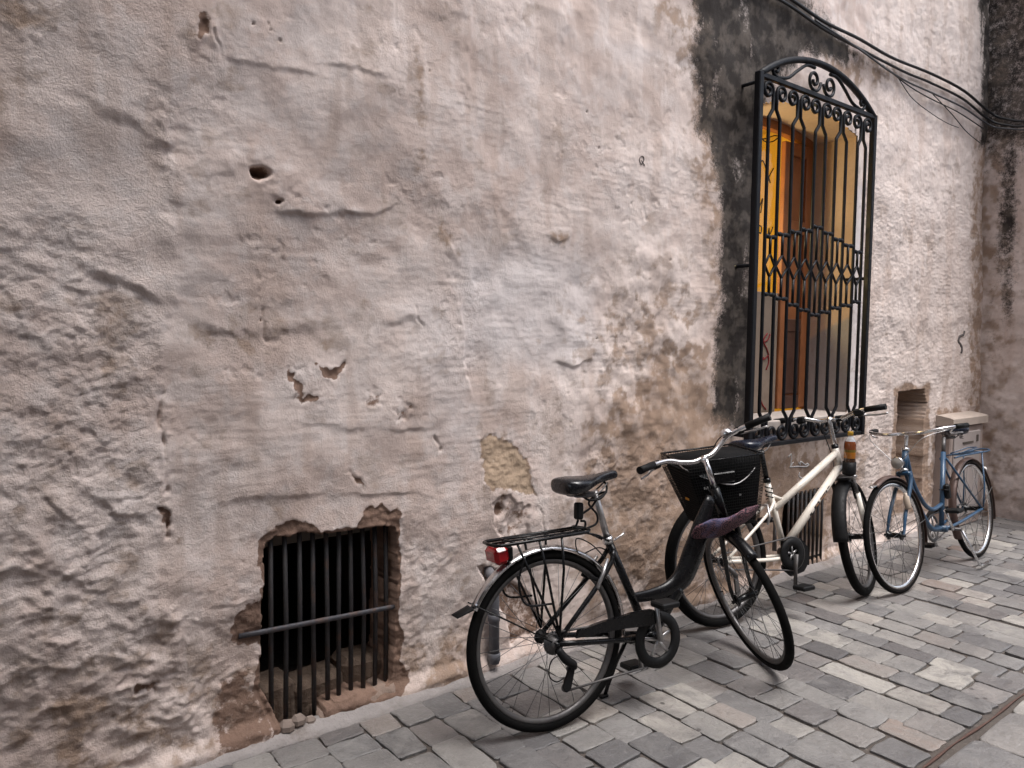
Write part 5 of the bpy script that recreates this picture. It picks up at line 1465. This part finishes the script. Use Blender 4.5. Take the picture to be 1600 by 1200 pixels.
# lettering on the down tube, towards the viewer
M_DECAL = mat('dark_decal', (0.022, 0.016, 0.016), 0.4)
M_DECAL2 = mat('copper_decal', (0.36, 0.17, 0.08), 0.4)
d0 = Vector((0.505, 0, 0.362)); d1 = hB + Vector((0, 0, 0.030))
dd = (d1 - d0).normalized(); nn = Vector((-dd.z, 0, dd.x))
def decal(t0, t1, w0, w1, m, k):
    """plate wrapped on the right flank of the down tube"""
    b = MB(); vs_ = []; F = []
    for i, t in enumerate((t0, t1)):
        for j in range(5):
            a = w0 + (w1 - w0) * j / 4
            p = d0 + dd * t + nn * (0.0238 + k) * math.sin(a) + Vector((0, -1, 0)) * (0.0238 + k) * math.cos(a)
            vs_.append(p)
    for j in range(4): F.append((j, j + 1, 6 + j, 5 + j))
    b.add(vs_, F, True)
    b.build('letter', m, dt)
for q in ((0.24, 0.262, -0.75, 0.10, M_DECAL), (0.262, 0.285, -0.75, -0.45, M_DECAL), (0.295, 0.350, -0.75, -0.45, M_DECAL), (0.295, 0.350, 0.0, 0.25, M_DECAL), (0.295, 0.310, -0.45, 0.0, M_DECAL), (0.340, 0.350, -0.45, 0.0, M_DECAL), (0.312, 0.338, -0.40, -0.05, M_DECAL2), (0.365, 0.425, -0.75, -0.50, M_DECAL), (0.365, 0.425, -0.05, 0.22, M_DECAL), (0.368, 0.420, -0.47, -0.10, M_DECAL2), (0.428, 0.440, -0.70, 0.2, M_DECAL), (0.45, 0.475, -0.05, 0.22, M_DECAL)):
    decal(*q[:4], q[4], 0.0006)
chainring(b2, BB2, 0.088, M_PLASTIC, y=-0.052, ring_w=0.050, th=0.012)
MB().prism([(0.44, 0.40), (0.58, 0.40), (0.63, 0.345), (0.63, 0.26), (0.585, 0.215), (0.49, 0.200), (0.44, 0.24)], -0.046, -0.028).build('chain_case', M_PLASTIC, b2)
chain(b2, (0, 0, RW), 0.04, BB2, 0.092, -0.052)
crank(b2, BB2, -0.078, 262, M_GREYRIM, 0.17)
crank(b2, BB2, 0.078, 82, M_GREYRIM, 0.17)
dr2 = tubep('derailleur', [(0.004, -0.060, 0.325), (0.040, -0.072, 0.285), (0.060, -0.072, 0.262)], [0.011, 0.014, 0.012], M_GREYRIM, b2, seg=10)
MB().prism([(0.070, 0.262), (0.048, 0.266), (0.052, 0.172), (0.066, 0.160), (0.082, 0.172)], -0.072, -0.060).build('pulley_cage', M_GREYRIM, dr2)
rbk = tubep('rear_brake', [(0.33, -0.05, 0.50), (0.345, -0.055, 0.545), (0.36, -0.03, 0.60), (0.36, 0.03, 0.60), (0.345, 0.055, 0.545), (0.33, 0.05, 0.50)], 0.0065, M_ALLOY, b2, seg=8)
tubep('coiled_cable', [(0.400 + 0.018 * math.cos(t * 0.9), 0.022 * math.sin(t * 0.9) - 0.01, 0.71 - 0.0035 * t) for t in range(24)], 0.0035, M_BLACKP, b2, seg=6)
# suspension fork: silver crown, cream lower legs
crown2 = on_axis(P2, HA2, 0.375)
for sg in (-1, 1):
    tubep('fork_stanchion', [tuple(crown2 + Vector((0, sg * 0.060, 0))), tuple(crown2 + Vector((0.045, sg * 0.060, -0.11)))], 0.0125, M_GREYRIM, b2, S2, seg=12)
    tubep('fork_leg', [tuple(crown2 + Vector((0.038, sg * 0.060, -0.095))), (FH2.x - 0.01, sg * 0.062, FH2.z + 0.02), (FH2.x, sg * 0.060, FH2.z - 0.012)], [0.0175, 0.0160, 0.012], M_CREAM, b2, S2, seg=12)
    boxp('brake_arm', tuple(crown2 + Vector((0.005, sg * 0.052, -0.075))), (0.020, 0.014, 0.11), M_BLACKP, b2, S2, rot=Matrix.Rotation(R(-20), 3, 'Y'), bev=0.004)
MB().box(crown2 + Vector((0.004, 0, 0.005)), (0.052, 0.165, 0.036), bev=0.014).build('fork_crown', M_ALLOY, b2, S2)
mudguard(b2, 'front_mudguard', FH2, RW + 0.026, 0.042, 102, 178, M_PLASTIC, M=S2, n=20, curve=0.020)
tubep('steerer', [tuple(on_axis(P2, HA2, 0.54)), tuple(on_axis(P2, HA2, 0.58))], 0.020, M_BLACKP, b2, S2, seg=12)
st_top = on_axis(P2, HA2, 0.72)
bc2 = on_axis(P2, HA2, 0.735) + Vector((0.040, 0, 0.0))
tubep('stem', [tuple(on_axis(P2, HA2, 0.57)), tuple(on_axis(P2, HA2, 0.70)), tuple(on_axis(P2, HA2, 0.735) + Vector((0.012, 0, 0.004))), tuple(bc2)], 0.0140, M_CHROME, b2, S2, seg=12, smooth=4)
hb2 = tubep('handlebar', [tuple(bc2 + Vector((-0.05, 0.315, 0.030))), tuple(bc2 + Vector((-0.028, 0.17, 0.028))), tuple(bc2 + Vector((0, 0.07, 0.0))), tuple(bc2), tuple(bc2 + Vector((0, -0.07, 0.0))), tuple(bc2 + Vector((-0.028, -0.17, 0.028))), tuple(bc2 + Vector((-0.05, -0.315, 0.030)))], 0.0120, M_CHROME, b2, S2, seg=12, smooth=4)
for sg in (-1, 1):
    tubep('grip', [tuple(bc2 + Vector((-0.034, sg * 0.205, 0.029))), tuple(bc2 + Vector((-0.051, sg * 0.320, 0.030)))], 0.0170, M_PLASTIC, hb2, seg=12)
    MB().box(bc2 + Vector((-0.020, sg * 0.165, 0.018)), (0.050, 0.052, 0.044), bev=0.010).build('shifter', M_PLASTIC, hb2)
    tubep('brake_lever', [tuple(bc2 + Vector((0.008, sg * 0.16, 0.014))), tuple(bc2 + Vector((0.044, sg * 0.185, 0.002))), tuple(bc2 + Vector((0.035, sg * 0.26, -0.006))), tuple(bc2 + Vector((0.024, sg * 0.31, -0.004)))], [0.008, 0.007, 0.006, 0.0055], M_ALLOY, hb2, seg=8, smooth=4)
    tubep('cable', [tuple(bc2 + Vector((0.0, sg * 0.15, 0.01))), tuple(bc2 + Vector((0.09, sg * 0.10, -0.02))), tuple(bc2 + Vector((0.10, sg * 0.06, -0.18))), tuple(crown2 + Vector((0.03, sg * 0.04, 0.02)))], 0.0028, M_PLASTIC, hb2, seg=6, smooth=6)
MB().box(bc2 + Vector((0.015, -0.045, 0.0)), (0.05, 0.05, 0.035), bev=0.01).build('lamp_mount', M_PLASTIC, hb2)
hold = MB().lathe([(0.001, 0), (0.036, 0), (0.038, 0.010), (0.038, 0.075), (0.0355, 0.075), (0.0355, 0.012), (0.001, 0.012)], seg=18)
holdM = B2.inverted() @ Matrix.Translation(B2 @ on_axis(P2, HA2, 0.415) + Vector((-0.015, -0.060, -0.005)))
hold.build('bottle_holder', M_PLASTIC, b2, holdM)
# bottle
def bottle_mat():
    m, nt, b = nodes_of('amber_drink_bottle')
    co = objco(nt)
    sx = nd(nt, 'ShaderNodeSeparateXYZ'); lk(nt, co, sx.inputs[0])
    rp = nd(nt, 'ShaderNodeValToRGB'); rp.color_ramp.interpolation = 'CONSTANT'
    e = rp.color_ramp.elements
    e[0].position, e[0].color = 0.0, (0.035, 0.014, 0.006, 1)
    e[1].position, e[1].color = 0.35, (0.42, 0.15, 0.015, 1)
    for p, c in ((0.50, (0.16, 0.11, 0.02)), (0.56, (0.20, 0.05, 0.012)), (0.76, (0.52, 0.52, 0.54))):
        q = e.new(p); q.color = (*c, 1)
    lk(nt, mth(nt, 'DIVIDE', sx.outputs[2], 0.24), rp.inputs[0])
    n1 = noise(nt, 40, 4, 0.5, co)
    lk(nt, mixc(nt, mrange(nt, n1, 0.5, 0.7, 0, 0.3), rp.outputs[0], (0.10, 0.05, 0.02)), b.inputs['Base Color'])
    b.inputs['Roughness'].default_value = 0.12
    b.inputs['Coat Weight'].default_value = 0.6
    return m
bt = MB().lathe([(0.001, 0), (0.030, 0.001), (0.0335, 0.010), (0.0335, 0.075), (0.0315, 0.082), (0.0335, 0.090), (0.0335, 0.165), (0.029, 0.185), (0.018, 0.205), (0.0135, 0.212), (0.0135, 0.226), (0.001, 0.226)], seg=24)
bto = bt.build('drink_bottle', bottle_mat(), None, B2 @ holdM @ Matrix.Translation((0, 0, 0.013)))
tag(bto, 'small plastic drink bottle with amber liquid and yellow cap, held on the cream bicycle', 'bottle')
MB().lathe([(0.001, 0.240), (0.0145, 0.240), (0.0155, 0.236), (0.0155, 0.217), (0.014, 0.217)], seg=18).build('cap', mat('yellow_cap', (0.60, 0.34, 0.03), 0.4), bto)

# ------------------------------------------------------------------ 3: blue bicycle, facing the viewer's left
b3 = bike_root('bicycle', (5.763, 2.09, 0.004), 181.8, -8.7)
tag(b3, 'blue step-through bicycle with swept chrome handlebar, parked nearest the corner', 'bicycle', 'bicycles leaning by the wall')
BB3 = (0.560, 0, 0.285)
FH3 = Vector((1.218, 0, 0.343)); HA3 = 68.0
P3 = FH3 - 0.060 * Vector((math.sin(R(HA3)), 0, math.cos(R(HA3))))
S3 = steer(P3, HA3, -3.0)
make_wheel(b3, 'rear_wheel', HUB, RW, 0.0175, rim=M_CHROME, hubw=0.05, wall=M_TYREBR)
make_wheel(b3, 'front_wheel', FH3, RW, 0.0175, M=S3, rim=M_CHROME, hubw=0.042, wall=M_TYREBR, spin=0.4)
tubep('seat_tube', [BB3, (0.388, 0, 0.775)], 0.0160, M_BLUE, b3, seg=14)
h3T, h3B = on_axis(P3, HA3, 0.560), on_axis(P3, HA3, 0.425)
tubep('head_tube', [tuple(h3B), tuple(h3T)], 0.0195, M_BLUE, b3, seg=14)
for z_ in (h3T, h3B):
    MB().lathe([(0.018, -0.008), (0.0235, -0.008), (0.0235, 0.008), (0.018, 0.008)], tuple(z_), (-math.cos(R(HA3)), 0, math.sin(R(HA3))), 16).build('headset_cup', M_CHROME, b3)
tubep('down_tube', [tuple(h3B + Vector((0, 0, 0.02))), (0.905, 0, 0.545), (0.800, 0, 0.395), (0.70, 0, 0.305), BB3], 0.0150, M_BLUE, b3, seg=14, smooth=6)
tubep('top_tube', [tuple(h3T + Vector((0, 0, -0.03))), (0.905, 0, 0.640), (0.785, 0, 0.485), (0.66, 0, 0.425), (0.505, 0, 0.440)], 0.0135, M_BLUE, b3, seg=14, smooth=6)
MB().lathe([(0.001, -0.036), (0.022, -0.036), (0.022, 0.036), (0.001, 0.036)], BB3, (0, 1, 0), 16).build('bottom_bracket', M_BLUE, b3)
for sg in (-1, 1):
    tubep('seat_stay', [(0.402, sg * 0.018, 0.735), (0.0, sg * 0.060, RW)], 0.0075, M_BLUE, b3, seg=10)
    tubep('chain_stay', [(0.545, sg * 0.026, 0.288), (0.38, sg * 0.045, 0.300), (0.0, sg * 0.060, RW)], 0.0100, M_BLUE, b3, seg=10, smooth=3)
tubep('seat_post', [(0.390, 0, 0.765), (0.352, 0, 0.872)], 0.0125, M_GREYRIM, b3, seg=12)
saddle(b3, (0.262, 0, 0.950), 0.270, 0.205, M_NAVYV, tilt=2.0)
for sg in (-1, 1):
    tubep('saddle_spring', [(0.19 + 0.012 * math.cos(t * 1.1), sg * 0.05 + 0.012 * math.sin(t * 1.1), 0.892 - 0.0022 * t) for t in range(20)], 0.0025, M_GREYRIM, b3, seg=5)
mg3 = mudguard(b3, 'rear_mudguard', HUB, RW + 0.019, 0.026, -28, 200, M_BRGUARD, n=44)
for sg in (-1, 1):
    tubep('mudguard_stay', [(0.0, sg * 0.058, RW), (-0.335, sg * 0.025, 0.46)], 0.0026, M_GREYRIM, mg3, seg=6)
MB().lathe([(0.001, 0.030), (0.013, 0.026), (0.020, 0.012), (0.020, 0.0), (0.001, 0.0)], (-0.285, 0, 0.585), (-0.8, 0, 0.6), 14).build('tail_reflector', M_WHITEP, mg3)
mg3f = mudguard(b3, 'front_mudguard', FH3, RW + 0.019, 0.026, 62, 196, M_BRGUARD, M=S3, n=30)
tubep('mudguard_tip', [(FH3.x + 0.17, 0, FH3.z + 0.320), (FH3.x + 0.20, 0, FH3.z + 0.312), (FH3.x + 0.225, 0, FH3.z + 0.318)], [0.024, 0.020, 0.010], M_CHROME, mg3f, seg=8, flat=0.25, upv=(0, 1, 0))
cr3 = on_axis(P3, HA3, 0.405)
for sg in (-1, 1):
    tubep('fork_blade', [tuple(cr3 + Vector((0, sg * 0.034, 0))), tuple(cr3 + Vector((0.02, sg * 0.042, -0.06))), (FH3.x - 0.065, sg * 0.048, FH3.z + 0.12), (FH3.x - 0.022, sg * 0.050, FH3.z + 0.035), (FH3.x, sg * 0.052, FH3.z)], [0.0135, 0.013, 0.0105, 0.0085, 0.008], M_BLUE, b3, S3, seg=10, smooth=4)
    tubep('mudguard_stay', [(FH3.x, sg * 0.056, FH3.z), (FH3.x - 0.345, sg * 0.026, FH3.z + 0.05)], 0.0026, M_GREYRIM, mg3f, seg=6)
MB().box(cr3, (0.045, 0.090, 0.026), bev=0.008).build('fork_crown', M_BLUE, b3, S3)
tubep('stem', [tuple(on_axis(P3, HA3, 0.555)), tuple(on_axis(P3, HA3, 0.645)), tuple(on_axis(P3, HA3, 0.668) + Vector((0.02, 0, 0.0)))], 0.0115, M_CHROME, b3, S3, seg=12, smooth=3)
bc3 = on_axis(P3, HA3, 0.668) + Vector((0.022, 0, 0))
def bar3(s):
    return [tuple(bc3), tuple(bc3 + Vector((0.030, s * 0.09, 0.000))), tuple(bc3 + Vector((0.015, s * 0.18, 0.010))), tuple(bc3 + Vector((-0.030, s * 0.235, 0.018))), tuple(bc3 + Vector((-0.10, s * 0.265, 0.020))), tuple(bc3 + Vector((-0.19, s * 0.285, 0.020)))]
L3, R3 = bar3(1), bar3(-1)
hb3 = tubep('handlebar', L3[::-1] + R3[1:], 0.0110, M_CHROME, b3, S3, seg=12, smooth=5)
for P_, sg in ((L3, 1), (R3, -1)):
    e = Vector(P_[-1]); d_ = (e - Vector(P_[-2])).normalized()
    tubep('grip', [tuple(e - d_ * 0.10), tuple(e + d_ * 0.01)], 0.0165, M_PLASTIC, hb3, seg=12)
    tubep('brake_lever', [tuple(e - d_ * 0.125 + Vector((0, 0, -0.012))), tuple(e - d_ * 0.115 + Vector((0, -sg * 0.02, -0.035))), tuple(e - d_ * 0.02 + Vector((0, -sg * 0.012, -0.040)))], 0.0055, M_CHROME, hb3, seg=8, smooth=4)
    tubep('cable', [tuple(e - d_ * 0.14 + Vector((0, 0, -0.01))), tuple(bc3 + Vector((0.12, sg * 0.16, -0.03))), tuple(bc3 + Vector((0.14, sg * 0.05, -0.14))), tuple(cr3 + Vector((0.06, 0.0, 0.04)))], 0.0022, M_ALLOY, hb3, seg=6, smooth=6)
hl = MB().lathe([(0.001, -0.052), (0.018, -0.048), (0.030, -0.030), (0.036, 0.0), (0.038, 0.008), (0.034, 0.010)], tuple(on_axis(P3, HA3, 0.47) + Vector((0.085, 0, 0.01))), (1, 0, 0.05), 20).build('head_lamp', M_CHROME, b3, S3)
MB().lathe([(0.034, 0.009), (0.020, 0.014), (0.001, 0.016)], tuple(on_axis(P3, HA3, 0.47) + Vector((0.085, 0, 0.01))), (1, 0, 0.05), 20).build('lens', mat('lamp_lens', (0.42, 0.40, 0.38), 0.15, coat=0.5), hl)
tubep('lamp_bracket', [tuple(on_axis(P3, HA3, 0.43) + Vector((0.02, 0, 0))), tuple(on_axis(P3, HA3, 0.44) + Vector((0.075, 0, -0.02)))], 0.006, M_GREYRIM, hl, seg=6)
dy = MB().lathe([(0.001, -0.055), (0.016, -0.055), (0.018, -0.045), (0.018, 0.020), (0.010, 0.026), (0.010, 0.042), (0.001, 0.042)], tuple(Vector((FH3.x - 0.075, 0.060, FH3.z + 0.205))), (0.12, 0, 1), 14)
dy.build('dynamo', mat('cream_dynamo', (0.42, 0.34, 0.27), 0.4), b3, S3)
rk3 = tubep('rack', [(0.33, 0.045, 0.730), (0.20, 0.058, 0.735), (-0.22, 0.060, 0.728), (-0.285, 0.045, 0.735), (-0.305, 0, 0.740), (-0.285, -0.045, 0.735), (-0.22, -0.060, 0.728), (0.20, -0.058, 0.735), (0.33, -0.045, 0.730)], 0.0062, M_BLUE, b3, seg=8, smooth=3)
for x in (0.10, -0.02, -0.14):
    tubep('rack_cross_bar', [(x, -0.058, 0.732), (x, 0.058, 0.732)], 0.0045, M_BLUE, rk3, seg=6)
tubep('rack_spring_arm', [(0.19, -0.03, 0.750), (-0.12, -0.03, 0.765), (-0.14, 0.0, 0.765), (-0.12, 0.03, 0.765), (0.19, 0.03, 0.750)], 0.0045, M_BLUE, rk3, seg=6)
for sg in (-1, 1):
    tubep('rack_leg', [(-0.115, sg * 0.060, 0.730), (-0.075, sg * 0.066, 0.50), (-0.010, sg * 0.066, 0.355)], 0.0055, M_BLUE, rk3, seg=8)
chainring(b3, BB3, 0.088, M_GREYRIM, y=-0.052, ring_w=0.016, th=0.005)
chain(b3, (0, 0, RW), 0.036, BB3, 0.090, -0.052)
MB().prism([(0.10, 0.375), (0.30, 0.395), (0.56, 0.402), (0.640, 0.365), (0.665, 0.300), (0.640, 0.300), (0.615, 0.350), (0.55, 0.372), (0.30, 0.365), (0.10, 0.350)], -0.066, -0.050).build('chain_guard', M_BLACKP, b3)
crank(b3, BB3, 0.072, 55, M_CHROME, 0.165)
crank(b3, BB3, -0.078, 235, M_CHROME, 0.165)
k3 = tubep('kickstand', [(0.46, 0.085, 0.262), (0.345, 0.120, 0.040), (0.330, 0.122, 0.016), (0.30, 0.122, 0.010), (0.10, 0.118, 0.008)], 0.0085, M_CHROME, b3, seg=8)
tubep('stand_pivot', [(0.465, 0.088, 0.270), (0.465, -0.06, 0.270)], 0.010, M_GREYRIM, k3, seg=8)
lkb = MB().box((0.470, 0.028, 0.520), (0.05, 0.035, 0.10), bev=0.012)
pk3 = lkb.build('lamp_battery', M_PLASTIC, b3)
tubep('strap', [(0.455, 0.028, 0.52), (0.50, 0.050, 0.53), (0.51, 0.028, 0.535), (0.47, -0.02, 0.53)], 0.005, M_PLASTIC, pk3, seg=6)
